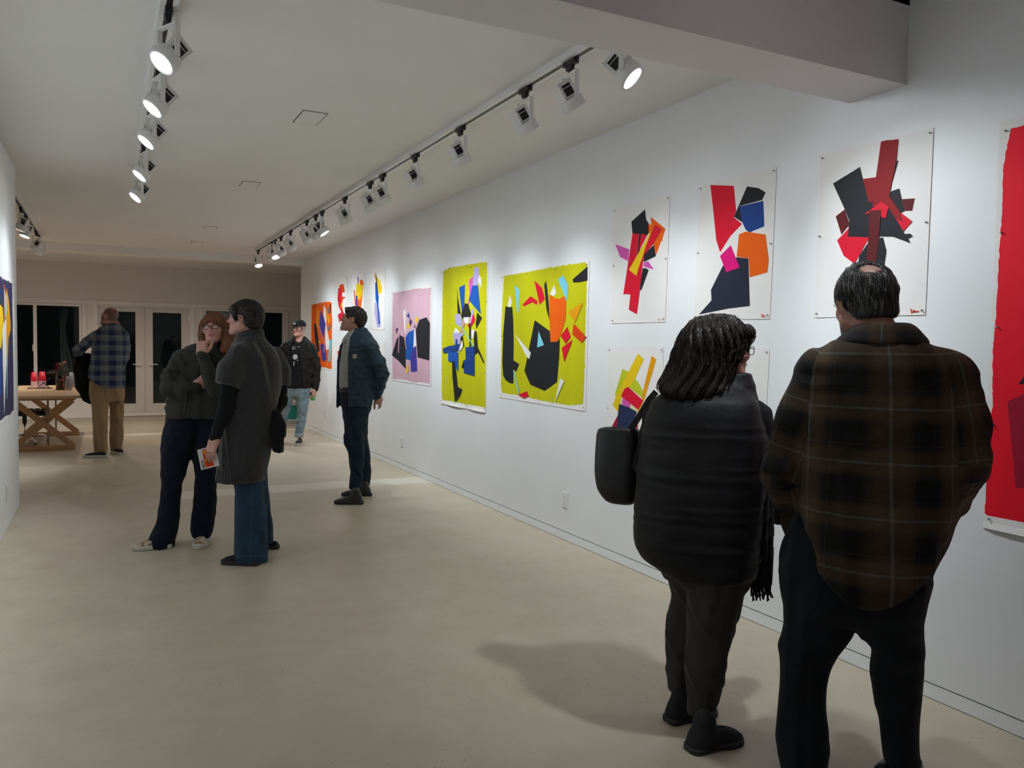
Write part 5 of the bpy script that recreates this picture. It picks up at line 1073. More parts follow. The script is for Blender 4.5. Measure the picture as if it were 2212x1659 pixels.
hr = Sdf().add((lambda P: ell((0, -.026, .030), (.092, .112, .100))[0](g.toh(P))*g.hs, g.hc-.16, g.hc+.16)).add((lambda P: ell((0, -.075, -.02), (.072, .055, .065))[0](g.toh(P))*g.hs, g.hc-.16, g.hc+.16), .03)
hr.add(chain([(*g.hl((-.062, .058, .050)), .014), (*g.hl((-.02, .082, .058)), .013), (*g.hl((.03, .082, .056)), .013), (*g.hl((.058, .062, .050)), .014)]), .03).add(chain([(*g.hl((-.076, .045, .035)), .014), (*g.hl((-.080, .036, -.005)), .008)]), .02)
hr.noise(lambda P: (lambda q: -.0016*np.sin(np.arctan2(q[:, 0], q[:, 2]+.0)*20+18*q[:, 1])-.0012*np.sin(q[:, 0]*150+q[:, 2]*40))(g.toh(P))).displace()
hr.cut(lambda P: ell((0, .115, -.050), (.085, .078, .092))[0](g.toh(P)), .006).cut(lambda P: (lambda q: np.maximum(np.abs(np.abs(q[:, 0])-.088)-.022, np.maximum(q[:, 2]-.022, np.abs(q[:, 1]+.003)-.024)))(g.toh(P)), .006).cut(lambda P: g.toh(P)[:, 2]+.082, .008)
HK = hairmat('black', (.009, .007, .007), .4); hair = g.part('hair', hr, .004, HK)
fl = lambda P: (lambda q: np.stack([q[:, 0]*6, np.where(q[:, 2] > .09, .5, -.35), np.where(q[:, 2] > .09, -.05, -.8)], 1).astype(F32)@g.hR.T)(g.toh(P))
strands(g, hr, scalp_points(g, 260, 31, -.01, .10), fl, mat('strand_c', (.014, .011, .010), .35), 260, parent=hair, steps=14, step=.009, off=.0014, r=.0013, jitter=.05, seed=5)
g.eyes(); g.glasses((.03, .04, .09), .024, .017, .0018)
bm = bmesh.new(); c = g.hl((-.083, -.012, -.058)); tube(bm, [c+(g.hR@np.array([0, math.sin(t), math.cos(t)]))*.018 for t in np.linspace(0, 2*math.pi, 19)], .0013, 5, False); bobj('earring', bm, mat('gold', (.6, .5, .3), .25, metal=1), g.e, True)
# hand holding the exhibition card
cc = [g.L(425.8, 972, -.21), g.L(464, 962, -.17), g.L(474.5, 1005.7, -.17), g.L(434.5, 1015.6, -.21)]; cn = np.cross(cc[1]-cc[0], cc[3]-cc[0]); cn /= np.linalg.norm(cn)
if cn[1] > 0: cn = -cn
w_ = g.L(463, 951, -.175); k_ = nrm(w_, g.L(452, 985, -.215)); bk = nrm(np.zeros(3), np.array([-.55, -.75, .1])); Rh = np.stack([np.cross(k_, bk), k_, bk], 1); Rh[:, 0] /= np.linalg.norm(Rh[:, 0]); Rh[:, 2] = np.cross(Rh[:, 0], Rh[:, 1])
g.hand(w_, Rh.astype(F32), sc=.92, curl=(.25, .30, .35, .40), thumb=(.35, -.5))
g.body([ct, sl, tr], .022)
W3 = g
def quad_card(name, q, up_, label, cat, thick=.0012):
    pass
co = sum(cc)/4; ce = empty('exhibition_card', g.world(co), g.e.rotation_euler.z, 'white exhibition card with an orange picture, held by the woman in the knit coat', 'card')
def cardpt(u, v, off=0.0): return (cc[0]*(1-u)+cc[1]*u)*(1-v)+(cc[3]*(1-u)+cc[2]*u)*v-co+cn*off
def cardpoly(name, uv, m, off, parent, t=.0006):
    bm = bmesh.new(); top = [bm.verts.new(cardpt(u, v, off)) for u, v in uv]; bot = [bm.verts.new(cardpt(u, v, off-t)) for u, v in uv]; bm.faces.new(top); bm.faces.new(bot[::-1]); n_ = len(uv)
    for i in range(n_): bm.faces.new((top[i], bot[i], bot[(i+1) % n_], top[(i+1) % n_]))
    return bobj(name, bm, m, parent)
cp = cardpoly('card_stock', [(0, 0), (1, 0), (1, 1), (0, 1)], mat('card_white', (.72, .72, .74), .5), 0, ce, .001)
cardpoly('picture', [(.25, .06), (.72, .06), (.72, .93), (.25, .93)], paint('rorange'), .0007, ce)
for c_, uv in (('amber', [(.27, .08), (.42, .1), (.38, .3), (.28, .28)]), ('purple', [(.34, .33), (.46, .35), (.44, .55), (.33, .53)]), ('black', [(.48, .55), (.62, .52), (.58, .72), (.45, .80)]), ('amber', [(.30, .55), (.42, .57), (.40, .68), (.30, .66)]), ('white', [(.38, .24), (.46, .28), (.40, .34)])): cardpoly('picture_shape', uv, paint(c_), .0011, ce, .0003)
def text_mesh(txt, size, name, m, parent, M, thick=.0002):
    cu = bpy.data.curves.new(name, 'FONT'); cu.body = txt; cu.size = size; cu.extrude = thick; cu.align_x = 'LEFT'; cu.offset = size*.022
    ob = bpy.data.objects.new(name, cu); COL.objects.link(ob); dg = bpy.context.evaluated_depsgraph_get(); me = bpy.data.meshes.new_from_object(ob.evaluated_get(dg)); bpy.data.objects.remove(ob)
    me.transform(M); return mobj(name, me, m, parent)
INK = mat('ink', (.02, .02, .025), .6)
def card_M(u, v, off):
    o_ = cardpt(u, v, off); x_ = -(cc[3]-cc[0]); x_ = x_/np.linalg.norm(x_); z_ = cn; y_ = np.cross(z_, x_)
    return Matrix(((x_[0], y_[0], z_[0], o_[0]), (x_[1], y_[1], z_[1], o_[1]), (x_[2], y_[2], z_[2], o_[2]), (0, 0, 0, 1)))
text_mesh('parts', .026, 'lettering', INK, ce, card_M(.20, .95, .0009)); text_mesh('of the whole', .008, 'lettering', INK, ce, card_M(.86, .70, .0009)) if False else None
bm = bmesh.new()
for v in (.42, .5, .58, .66): 
    p, q = cardpt(.80, v, .0009), cardpt(.83, v+.06, .0009); tube(bm, [p, q], .0006, 4)
bobj('small_print', bm, INK, ce)
# crossbody bag
bb = g.L(603, 977, -.10); be = Fig.__new__(Fig); be.G = g.world(bb); be.ex, be.ey = g.ex, g.ey; be.e = empty('shoulder_bag', be.G, g.e.rotation_euler.z, 'small black shoulder bag on a long strap behind the grey knit coat', 'bag')
sb = Sdf().add(be.loft([(886, 588, 600, .0, .03), (896, 586, 607, 0, .05), (920, 586, 613, 0, .07), (950, 585, 613, 0, .075), (970, 587, 612, 0, .07), (977, 592, 610, 0, .05)], 2.6, .01)).add(be.loft([(895, 596, 604, -.03, .02), (915, 597, 616, -.04, .04), (940, 598, 619, -.04, .045), (947, 602, 616, -.04, .03)], 2.4, .01), .008).noise(wrinkle(.006, 16, 16, 12, 3)); sbo = be.part('bag_body', sb, .006, BLACKC)
bm = bmesh.new(); P_ = [(549, 738, -.02), (556, 752, -.075), (567, 770, -.105), (574, 797, -.105), (580, 829, -.10), (587, 860, -.095), (594, 890, -.09)]; pts = [be.L(a_, b_, Y_+.0) for a_, b_, Y_ in P_]
# keep the strap just outside the coat
pl = []
for (a_, b_, Y_) in P_:
    p = g.L(a_, b_, -.35)
    for _ in range(60):
        d_ = float(ct(np.array([p], F32))[0])
        if d_ < .009: break
        p = g.L(a_, b_, p[1]+max(.002, d_*.7))
        if p[1] > .2: break
    pl.append(p-bb)
for p_, q_ in zip(pl, pl[1:]): beam_between(bm, p_, Vector(q_)+(Vector(q_)-Vector(p_))*.06, .028, .006, (0, -1, .1))
bobj('strap', bm, mat('webbing', (.050, .052, .034), .7), be.e)
# ================================================================ 4 the red-haired woman with a hand at her chin
g = Fig('red-haired woman in glasses and a dark green jacket, hand raised to her chin', 405, 5.72, (.52, .28, .23))
jk = Sdf().add(g.loft([(738, 428, 497, .0, .07), (750, 404, 515, .0, .10), (765, 384, 527, .0, .125), (790, 372, 532, 0, .14), (830, 366, 530, 0, .15), (865, 360, 520, 0, .160), (885, 358, 508, 0, .168), (901, 358, 500, 0, .172)], 2.5, .008))
ral = [(388, 776, -.02, .064), (370, 812, -.06, .060), (363, 838, -.09, .056), (395, 840, -.14, .052), (422, 836, -.15, .042)]; lal = [(515, 778, 0, .064), (492, 815, -.10, .060), (466, 842, -.19, .056), (452, 805, -.205, .050), (438, 768, -.20, .040)]
jk.add(g.limb(ral, .02), .014).add(g.limb(lal, .02), .008).noise(wrinkle(.008, 11, 9, 8, 5)).noise(localfold(g.L(372, 832, -.10), (.9, 0, .5), 110, .012, .09)).noise(localfold(g.L(462, 838, -.19), (.4, 0, 1), 110, .010, .08)).noise(localfold(g.L(395, 790, -.12), (.7, 0, .7), 70, .010, .10)).noise(localfold(g.L(385, 880, -.14), (.3, 0, 1), 70, .008, .10)).displace()
nk = g.L(462, 742); jk.cut(cone(nk-np.array([0, 0, .06]), nk+np.array([0, 0, .2]), .05, .06)[0])
JG = fabric('dark_olive', (.034, .035, .030), .9, noise=.15); jacket = g.part('jacket', jk, .006, JG)
cl = Sdf().add(g.loft([(735, 440, 486, .0, .07), (745, 428, 496, -.01, .085), (757, 424, 502, -.02, .095)], 2.2, .006)).cut(cone(nk-np.array([0, .02, .1]), nk+np.array([0, 0, .2]), .052, .058)[0], .004); g.part('collar', cl, .005, fabric('black_collar', (.010, .010, .010)), parent=jacket)
bm = bmesh.new(); zp = []
for (a_, b_) in ((402, 852), (400, 870), (398, 888), (396, 900)):
    p = g.L(a_, b_, -.35)
    for _ in range(60):
        d_ = float(jk(np.array([p], F32))[0])
        if d_ < .001: break
        p = g.L(a_, b_, p[1]+max(.001, d_*.8))
    zp.append(p)
tube(bm, zp, .003, 5); bobj('zip', bm, mat('zip_metal', (.10, .10, .09), .4, metal=.6), jacket, True)
tr = Sdf().add(g.loft([(885, 362, 440, 0, .14), (905, 358, 438, 0, .14), (938, 350, 432, 0, .135), (981, 347, 413, 0, .115), (1024, 347, 402, 0, .095), (1050, 348, 393, 0, .085), (1087, 344, 390, -.01, .08), (1132, 335, 387, -.02, .085), (1164, 320, 380, -.03, .115), (1179, 317, 377, -.03, .125)], 2.3, .006)).add(g.loft([(885, 420, 498, 0, .14), (938, 418, 492, 0, .135), (981, 414, 480, .0, .115), (1031, 421, 468, .02, .095), (1070, 418, 468, .03, .085), (1106, 414, 467, .03, .08), (1143, 411, 461, .03, .085), (1159, 415, 456, .03, .09)], 2.3, .006), .02).noise(wrinkle(.004, 12, 12, 7, 2)).displace(); g.part('jeans', tr, .007, DENIM_DK)
def leopard():
    m = mat('leopard', (.50, .40, .30), .8); nt = m.node_tree; N = nt.nodes; v = N.new('ShaderNodeTexVoronoi'); v.inputs['Scale'].default_value = 55; v.feature = 'F1'; tc = N.new('ShaderNodeTexCoord'); nz = N.new('ShaderNodeTexNoise'); nz.inputs['Scale'].default_value = 45; ad = N.new('ShaderNodeVectorMath'); ad.operation = 'MULTIPLY_ADD'; ad.inputs[1].default_value = (.03, .03, .03)
    nt.links.new(tc.outputs['Object'], nz.inputs['Vector']); nt.links.new(nz.outputs['Color'], ad.inputs[0]); nt.links.new(tc.outputs['Object'], ad.inputs[2]); nt.links.new(ad.outputs[0], v.inputs['Vector']); r = N.new('ShaderNodeValToRGB'); el = r.color_ramp.elements; el.new(.5); el.new(.5)
    for e, (p, c) in zip(el, ((.0, (.22, .11, .05)), (.30, (.20, .10, .05)), (.36, (.015, .01, .008)), (.60, (.55, .45, .35)))): e.position = p; e.color = (*c, 1)
    nt.links.new(v.outputs['Distance'], r.inputs[0]); nt.links.new(r.outputs[0], N['Principled BSDF'].inputs['Base Color']); return m
LEO = leopard()
g.shoe(g.ground(371, 1183), g.ground(287, 1189), 'slip', LEO, RUBBERW, solez=.032, wid=.046, high=.060); g.shoe(g.ground(440, 1163), g.ground(429, 1188), 'slip', LEO, RUBBERW, solez=.032, wid=.050, high=.060)
g.head(464, 710, -.02, (-.36, -.90, .14), (-.06, 0, 1), .97, neck=(*g.L(463, 752, .0), .05), tint=dict(lip=(.42, .10, .12)), jaw=.87, open_=.006)
hr = Sdf().add((lambda P: ell((0, -.018, .030), (.093, .112, .100))[0](g.toh(P))*g.hs, g.hc-.17, g.hc+.17))
hr.add(chain([(*g.hl((.082, .02, .02)), .026), (*g.hl((.088, .02, -.05)), .024), (*g.hl((.086, .02, -.10)), .020)]), .03).add(chain([(*g.hl((-.080, .0, .02)), .034), (*g.hl((-.098, .0, -.06)), .040), (*g.hl((-.100, .03, -.13)), .040), (*g.hl((-.085, .06, -.17)), .026)]), .03)
hr.add((lambda P: ell((0, -.05, -.05), (.085, .06, .11))[0](g.toh(P))*g.hs, g.hc-.2, g.hc+.2), .03).add(chain([(*g.hl((-.055, .066, .046)), .018), (*g.hl((.0, .090, .052)), .018), (*g.hl((.055, .066, .046)), .018)]), .025)
hr.noise(lambda P: (lambda q: -.0018*np.sin(np.arctan2(q[:, 0], q[:, 1])*30+1.2*np.sin(q[:, 2]*25))-.001*np.sin(q[:, 0]*260+q[:, 2]*10))(g.toh(P))).displace()
hr.cut(lambda P: ell((0, .105, -.058), (.062, .070, .095))[0](g.toh(P)), .006)
hair = g.part('hair', hr, .004, hairmat('auburn', (.16, .055, .022), .42))
fl = lambda P: (lambda q: np.stack([q[:, 0]*4, np.where(q[:, 2] > .09, .8, .0), -np.ones(len(q))*.7], 1).astype(F32)@g.hR.T)(g.toh(P))
strands(g, hr, scalp_points(g, 300, 41, .0, .12), fl, mat('strand_d', (.26, .10, .042), .4), 300, parent=hair, steps=22, step=.011, off=.0014, r=.0013, jitter=.03, seed=5)
g.eyes(look=(.35, .85, .25), browcol=(.10, .045, .025)); g.glasses((.015, .015, .018), .027, .017, .0020)
w_ = g.L(437, 766, -.20); k_ = nrm(w_, g.L(436, 735, -.205)); bk = nrm(np.zeros(3), np.array([-.35, -.9, .0])); Rh = np.stack([np.cross(k_, bk), k_, bk], 1); Rh[:, 0] /= np.linalg.norm(Rh[:, 0]); Rh[:, 2] = np.cross(Rh[:, 0], Rh[:, 1])
g.hand(w_, Rh.astype(F32), sc=.95, curl=(1.1, 1.25, 1.3, 1.35), thumb=(.35, -.3))
w_ = g.L(424, 834, -.15); k_ = nrm(w_, g.L(460, 800, -.13)); bk = nrm(np.zeros(3), np.array([-.5, -.8, -.2])); Rh = np.stack([np.cross(k_, bk), k_, bk], 1); Rh[:, 0] /= np.linalg.norm(Rh[:, 0]); Rh[:, 2] = np.cross(Rh[:, 0], Rh[:, 1])
g.hand(w_, Rh.astype(F32), sc=.9, curl=(.3, .3, .3, .3), thumb=(.3, -.2))
g.body([jk, tr], .022)
# ================================================================ 5 the young man in a black cap
g = Fig('young man in a black cap, glasses, black denim jacket and light jeans', 645, 11.6, (.55, .30, .24))
ts = Sdf().add(g.loft([(728, 636, 655, .0, .06), (735, 627, 664, 0, .085), (742, 618, 670, 0, .10), (765, 612, 674, 0, .118), (800, 612, 672, 0, .122), (838, 612, 671, 0, .140)], 2.4, .008)).noise(wrinkle(.004, 12, 10, 8, 3)).displace(); nk = g.L(645, 728); ts.cut(cone(nk-np.array([0, .05, .035]), nk+np.array([0, 0, .2]), .055, .065)[0])
g.part('t_shirt', ts, .008, fabric('tee_black', (.010, .010, .011), .95))
jk = Sdf().add(g.loft([(727, 633, 660, .02, .08), (735, 620, 668, .01, .105), (744, 610, 676, 0, .125), (765, 607, 680, 0, .138), (800, 607, 677, 0, .145), (837, 609, 673, 0, .158)], 2.4, .008)).add(g.limb([(673, 752, 0, .064), (684, 792, .0, .060), (683, 822, -.02, .054), (681, 840, -.04, .05)], .02), .03).add(g.limb([(613, 752, 0, .064), (601, 795, .02, .060), (602, 840, .0, .052)], .02), .03).noise(wrinkle(.006, 12, 10, 9, 6)).displace()
def openf(P):
    xl = np.interp(P[:, 2], [g.L(617, 838)[2], g.L(620, 800)[2], g.L(630, 734)[2]], [g.L(617, 838)[0], g.L(620, 800)[0], g.L(631, 734)[0]]); xr = np.interp(P[:, 2], [g.L(655, 838)[2], g.L(648, 756)[2], g.L(659, 731)[2]], [g.L(655, 838)[0], g.L(648, 756)[0], g.L(659, 731)[0]])
    return np.maximum(np.maximum(xl-P[:, 0], P[:, 0]-xr), P[:, 1])
jk.cut(openf, .006).cut(cone(nk-np.array([0, .0, .05]), nk+np.array([0, 0, .2]), .06, .075)[0])
JD = fabric('black_denim', (.014, .013, .012), .85, noise=.3); jacket = g.part('jacket', jk, .008, JD)
for pts in ([(634, 733, -.09), (628, 741, -.115), (625, 747, -.125)], [(657, 733, -.09), (661, 741, -.115), (656, 749, -.125)]): g.part('lapel', Sdf().add(g.limb([(a_, b_, c_, .02) for a_, b_, c_ in pts], .01, (0, 1, .3), .5)), .006, JD, parent=jacket)
g.part('chest_pocket', Sdf().add(rbox(g.L(667, 768, -.128), (.045, .008, .05), .006)), .006, JD, parent=jacket)
tr = Sdf().add(g.loft([(828, 613, 672, 0, .125), (845, 610, 671, 0, .12), (856, 609, 669, 0, .11)], 2.4)).add(g.loft([(840, 636, 671, 0, .12), (860, 638, 668, 0, .105), (888, 642, 664, 0, .09), (906, 641, 661, 0, .08), (930, 638, 657, 0, .075), (943, 637, 655, 0, .075)], 2.3, .006), .02).add(g.loft([(840, 611, 640, 0, .12), (850, 609, 637, .0, .11), (879, 604, 628, .05, .09), (913, 600, 620, .10, .08), (940, 599, 617, .12, .075)], 2.3, .006), .02).noise(wrinkle(.007, 9, 9, 6, 4)).noise(localfold(g.L(652, 905, -.07), (.3, 0, 1), 70, .010, .1)).displace(); jeans = g.part('jeans', tr, .008, DENIM_LT)
g.part('cuff', Sdf().add(g.loft([(936, 636.5, 656, 0, .083), (944.5, 636.5, 656, 0, .083)], 2.3, .006)), .007, fabric('denim_inside', (.34, .37, .38)), parent=jeans)
CANV = fabric('canvas_black', (.018, .017, .017)); a = g.ground(648, 950); g.shoe((a[0], .06), (a[0]-.03, -.23), 'lace', CANV, RUBBERW, solez=.032, high=.095, wid=.055); a = g.ground(609, 945); g.shoe((a[0], .20), (a[0]-.05, -.07), 'lace', CANV, RUBBERW, solez=.032, high=.095, wid=.055)
g.head(646, 709, -.01, (-.66, -.75, -.03), (0, 0, 1), .98, neck=(*g.L(646, 735, .0), .056), tint=dict(lip=(.50, .18, .16), buzz=(.10, .06, .04), bw=.6), smile=.9)
cp_ = Sdf().add((lambda P: ell((0, -.014, .040), (.088, .106, .090))[0](g.toh(P))*g.hs, g.hc-.15, g.hc+.15)).cut(lambda P: -(g.toh(P)[:, 2]-.030-.12*np.maximum(g.toh(P)[:, 1], 0)*0) if False else (g.toh(P)[:, 2]-.028+.18*g.toh(P)[:, 1]*0), .006); cap = g.part('cap', cp_, .0045, BLACKC)
bm = bmesh.new(); n_ = 14; A0, A1 = [], []
for i in range(n_+1):
    t = -1.15+2.3*i/n_; r0 = np.array([.084*math.sin(t), .090*math.cos(t), .040]); r1 = r0+np.array([.018*math.sin(t)*.6, .026*max(.1, math.cos(t)), .004-.008*abs(math.sin(t))]); A0.append(bm.verts.new(g.hl(r0))); A1.append(bm.verts.new(g.hl(r1)))
for i in range(n_): bm.faces.new((A0[i], A0[i+1], A1[i+1], A1[i]))
o = bobj('visor', bm, BLACKC, cap, True); o.modifiers.new('t', 'SOLIDIFY').thickness = .006
pc = g.hl((.005, .0945, .066)); Rp = g.hR.astype(float); g.part('patch', Sdf().add(rbox(pc, (.018, .004, .014), .003, g.hR)), .004, mat('patch_white', (.55, .54, .50), .8), parent=cap); pd = g.hl((.005, .0975, .066)); g.part('patch_mark', Sdf().add(rbox(pd, (.010, .003, .007), .002, g.hR)), .004, BLACKC, parent=cap)
g.eyes(look=(-.1, 1, 0)); g.glasses((.012, .012, .012), .026, .019, .0032)
# print on the t-shirt: disc, slot and fine lines
def hit(sd, px, py, off=.0015):
    p = g.L(px, py, -.4)
    for _ in range(80):
        d_ = float(sd(np.array([p], F32))[0])
        if d_ < off: break
        p = g.L(px, py, p[1]+max(.0008, d_*.8))
    return p
PRN = mat('print_grey', (.42, .43, .44), .7); shirt_o = [o for o in g.e.children if o.name.startswith('t_shirt')][0]
def decal(name, pts):
    bm = bmesh.new(); q = [hit(ts, a_, b_, .003) for a_, b_ in pts]; vs = [bm.verts.new(p) for p in q]; bm.faces.new(vs); o = bobj(name, bm, PRN, shirt_o); o.modifiers.new('t', 'SOLIDIFY').thickness = .002
decal('print_disc', [(637.6+5.4*math.cos(t), 771+5.6*math.sin(t)) for t in np.linspace(0, 2*math.pi, 21)[:-1]]); decal('print_slot', [(634.2, 781), (636.5, 781), (635.5, 790), (633.5, 790)]); decal('print_line', [(630, 749), (648, 749), (648, 749.8), (630, 749.8)]); decal('print_dot', [(642, 777), (644, 777), (644, 779.5), (642, 779.5)]); decal('print_line', [(620, 802), (628, 802), (628, 802.8), (620, 802.8)])
p = hit(ts, 631, 754.5, .004); text_mesh('fact', .032, 'print_lettering', PRN, shirt_o, Matrix.Translation(p) @ Matrix.Rotation(math.pi/2, 4, 'X'))
w_ = g.L(680, 841, -.05); k_ = np.array([-.12, -.10, -.98]); bk = nrm(np.zeros(3), np.array([.75, -.6, .0])); Rh = np.stack([np.cross(k_, bk), k_, bk], 1); Rh[:, 0] /= np.linalg.norm(Rh[:, 0]); Rh[:, 2] = np.cross(Rh[:, 0], Rh[:, 1])
g.hand(w_, Rh.astype(F32), sc=1.0, curl=(.55, .6, .6, .6), thumb=(.5, -.8))
g.body([ts, tr], .02)
cc0 = g.world(g.L(675.8, 865, -.02)); ce_ = empty('drink_can', cc0, 0, 'green drink can held low by the young man in the cap', 'can'); bm = bmesh.new(); lathe(bm, [(.026, 0), (.033, .006), (.033, .105), (.027, .118)], 20); bobj('can_body', bm, mat('can_green', (.10, .42, .10), .35), ce_, True); bm = bmesh.new(); lathe(bm, [(.027, .118), (.026, .121), (.022, .119)], 20); bobj('can_top', bm, CHROME, ce_, True)
# ================================================================ 6 the man in the navy quilted jacket, hands behind his back
g = Fig('man in a navy quilted jacket and grey shirt, hands clasped behind his back', 768, 7.5, (.44, .22, .17))
st = Sdf().add(g.loft([(712, 758, 783, .0, .07), (722, 748, 795, 0, .10), (738, 739, 802, 0, .13), (780, 734, 802, 0, .15), (815, 732, 798, 0, .15), (842, 733, 797, 0, .155)], 2.4, .008)).noise(wrinkle(.004, 14, 10, 10, 3)).displace(); nk = g.L(770, 712); st.cut(cone(nk-np.array([.015, 0, .03]), nk+np.array([-.01, 0, .2]), .06, .066)[0]); shirt = g.part('shirt', st, .007, fabric('light_grey', (.34, .34, .32), .95))
bm = bmesh.new()
for (a_, b_) in ((747, 735), (745.5, 741), (744, 748)):
    p = g.L(a_, b_, -.35)
    for _ in range(60):
        d_ = float(st(np.array([p], F32))[0])
        if d_ < .002: break
        p = g.L(a_, b_, p[1]+max(.001, d_*.8))
    bmesh.ops.create_uvsphere(bm, u_segments=8, v_segments=6, radius=.006, matrix=Matrix.Translation(p))
bobj('button', bm, BLACKP, shirt, True)
jt = g.loft([(708, 766, 790, .0, .075), (718, 757, 798, 0, .11), (730, 747, 808, 0, .155), (745, 740, 817, 0, .18), (770, 735, 822, 0, .195), (800, 731, 818, 0, .20), (840, 729, 811, 0, .20), (876, 728, 803, 0, .195)], 2.4, .008)
jk = Sdf().add(jt).add(g.limb([(797, 750, -.16, .072), (815, 782, -.18, .068), (825, 808, -.17, .062), (820, 832, -.12, .054), (813, 854, -.05, .045)], .02), .03).add(g.limb([(797, 750, .16, .072), (815, 782, .18, .068), (822, 808, .17, .062), (815, 850, .06, .045)], .02), .03).noise(wrinkle(.006, 13, 11, 10, 9)).noise(lambda P: -.004*np.abs(np.sin(P[:, 2]*38+P[:, 0]*30))*np.abs(np.sin(P[:, 2]*38-P[:, 0]*30))).displace()
zz = [g.L(752, 880)[2], g.L(752, 770)[2], g.L(757, 728)[2], g.L(766, 708)[2]]; xx = [g.L(752, 880)[0], g.L(752, 770)[0], g.L(757, 728)[0], g.L(768, 708)[0]]
jk.cut(lambda P: np.maximum(P[:, 0]-np.interp(P[:, 2], zz, xx), P[:, 1]-.13), .006).cut(cone(nk-np.array([0, 0, .02]), nk+np.array([0, 0, .2]), .062, .07)[0])
NV = mat('cloth_navy_nylon', (.017, .038, .060), .7, spec=.3, noise=.2, nscale=12, bump=.3, bscale=90); jacket = g.part('jacket', jk, .007, NV)
g.part('lapel', Sdf().add(g.limb([(749, 731, -.03, .016), (738, 748, -.03, .016), (731.5, 780, .0, .014), (730, 835, .03, .013), (729, 878, .04, .013)], .01, (0, 1, 0), 2.2)), .006, NV, parent=jacket)
g.part('far_front', Sdf().add(g.loft([(836, 729, 753, .13, .03), (877, 727.5, 753, .13, .03)], 2.4, .008)), .006, NV, parent=jacket)
p = g.L(766, 770, -.4)
for _ in range(80):
    d_ = float(jk(np.array([p], F32))[0])
    if d_ < .004: break
    p = g.L(766, 770, p[1]+max(.001, d_*.8))
pt = g.part('label_patch', Sdf().add(rbox(p, (.019, .004, .019), .003)), .004, mat('patch_tan', (.42, .36, .27), .8), parent=jacket)
g.part('patch_mark', Sdf().add(chain([(*(p+np.array([.006, -.004, .006])), .003), (*(p+np.array([-.006, -.004, .004])), .003), (*(p+np.array([-.006, -.004, -.005])), .003), (*(p+np.array([.006, -.004, -.006])), .003)], .002)), .003, mat('patch_ink', (.15, .10, .06), .8), parent=jacket)
tr = Sdf().add(g.loft([(835, 733, 800, .0, .165), (860, 735, 803, 0, .165), (880, 740, 801, 0, .16), (898, 742, 795, .0, .15)], 2.4)).add(g.loft([(880, 740, 798, -.07, .11), (924, 743, 789, -.09, .09), (951, 742, 787, -.10, .08), (981, 752, 787, -.10, .075), (1024, 757, 785, -.10, .07), (1056, 754, 784, -.10, .07)], 2.3, .006), .03).add(g.loft([(880, 748, 800, .08, .11), (924, 752, 794, .12, .09), (955, 758, 795, .14, .08), (984, 766, 799, .17, .075), (1024, 770, 801, .20, .07), (1048, 769, 799, .22, .07)], 2.3, .006), .03).noise(wrinkle(.006, 12, 10, 8, 13)).noise(localfold(g.L(762, 960, -.16), (.5, 0, 1), 90, .008, .08)).noise(localfold(g.L(770, 1040, -.15), (0, 0, 1), 100, .007, .06)).displace(); g.part('jeans', tr, .007, fabric('navy_denim', (.013, .022, .036), .9, noise=.4, nscale=9))
g.part('belt', Sdf().add(g.loft([(838, 732, 800, .0, .172), (847, 732, 800, 0, .172)], 2.4, .003)), .006, LEATHERB)
g.shoe(g.ground(785, 1089), g.ground(722, 1088), 'boot', LEATHERB, RUBBERB, high=.095, wid=.052, solez=.03); g.shoe(g.ground(803, 1071), g.ground(738, 1071), 'boot', LEATHERB, RUBBERB, high=.085, wid=.052, solez=.03)
g.head(762, 690, .0, (-.96, .10, .20), (.2, 0, 1), 1.0, neck=(*g.L(771, 722, .0), .060), tint=dict(lip=(.34, .14, .12)), nose=1.1, brow=1.1)
hr = Sdf().add((lambda P: ell((0, -.022, .034), (.0865, .106, .094))[0](g.toh(P))*g.hs, g.hc-.15, g.hc+.15)).add(chain([(*g.hl((-.05, .062, .076)), .011), (*g.hl((0, .082, .086)), .011), (*g.hl((.05, .062, .076)), .011)]), .03).add((lambda P: ell((0, -.080, -.03), (.06, .038, .05))[0](g.toh(P))*g.hs, g.hc-.15, g.hc+.15), .03)
hr.noise(lambda P: (lambda q: -.002*np.sin(q[:, 1]*150+q[:, 2]*50)-.002*np.sin(q[:, 0]*170))(g.toh(P))).displace(); hr.cut(lambda P: ell((0, .115, -.038), (.10, .088, .105))[0](g.toh(P)), .006).cut(lambda P: (lambda q: np.maximum(np.abs(np.abs(q[:, 0])-.085)-.022, np.maximum(q[:, 2]-.020, np.abs(q[:, 1]-.004)-.028)))(g.toh(P)), .006).cut(lambda P: g.toh(P)[:, 2]+.078, .006)
hair = g.part('hair', hr, .004, hairmat('brown_black', (.016, .012, .010), .5)); fl = lambda P: (lambda q: np.stack([q[:, 0]*6, np.where(q[:, 2] > .1, .5, -.2), np.where(q[:, 2] > .1, 0, -.8)], 1).astype(F32)@g.hR.T)(g.toh(P)); strands(g, hr, scalp_points(g, 160, 61, .0, .10), fl, mat('strand_e', (.03, .024, .02), .4), 160, parent=hair, steps=10, step=.009, off=.0015, r=.0015, jitter=.1, seed=2)
g.eyes(look=(0, 1, .2))
w_ = g.L(813, 855, -.045); k_ = nrm(w_, g.L(826, 874, .02)); bk = nrm(np.zeros(3), np.array([.55, -.75, .35])); Rh = np.stack([np.cross(k_, bk), k_, bk], 1); Rh[:, 0] /= np.linalg.norm(Rh[:, 0]); Rh[:, 2] = np.cross(Rh[:, 0], Rh[:, 1]); g.hand(w_, Rh.astype(F32), sc=1.02, curl=(.35, .35, .4, .45), thumb=(.5, -.3))
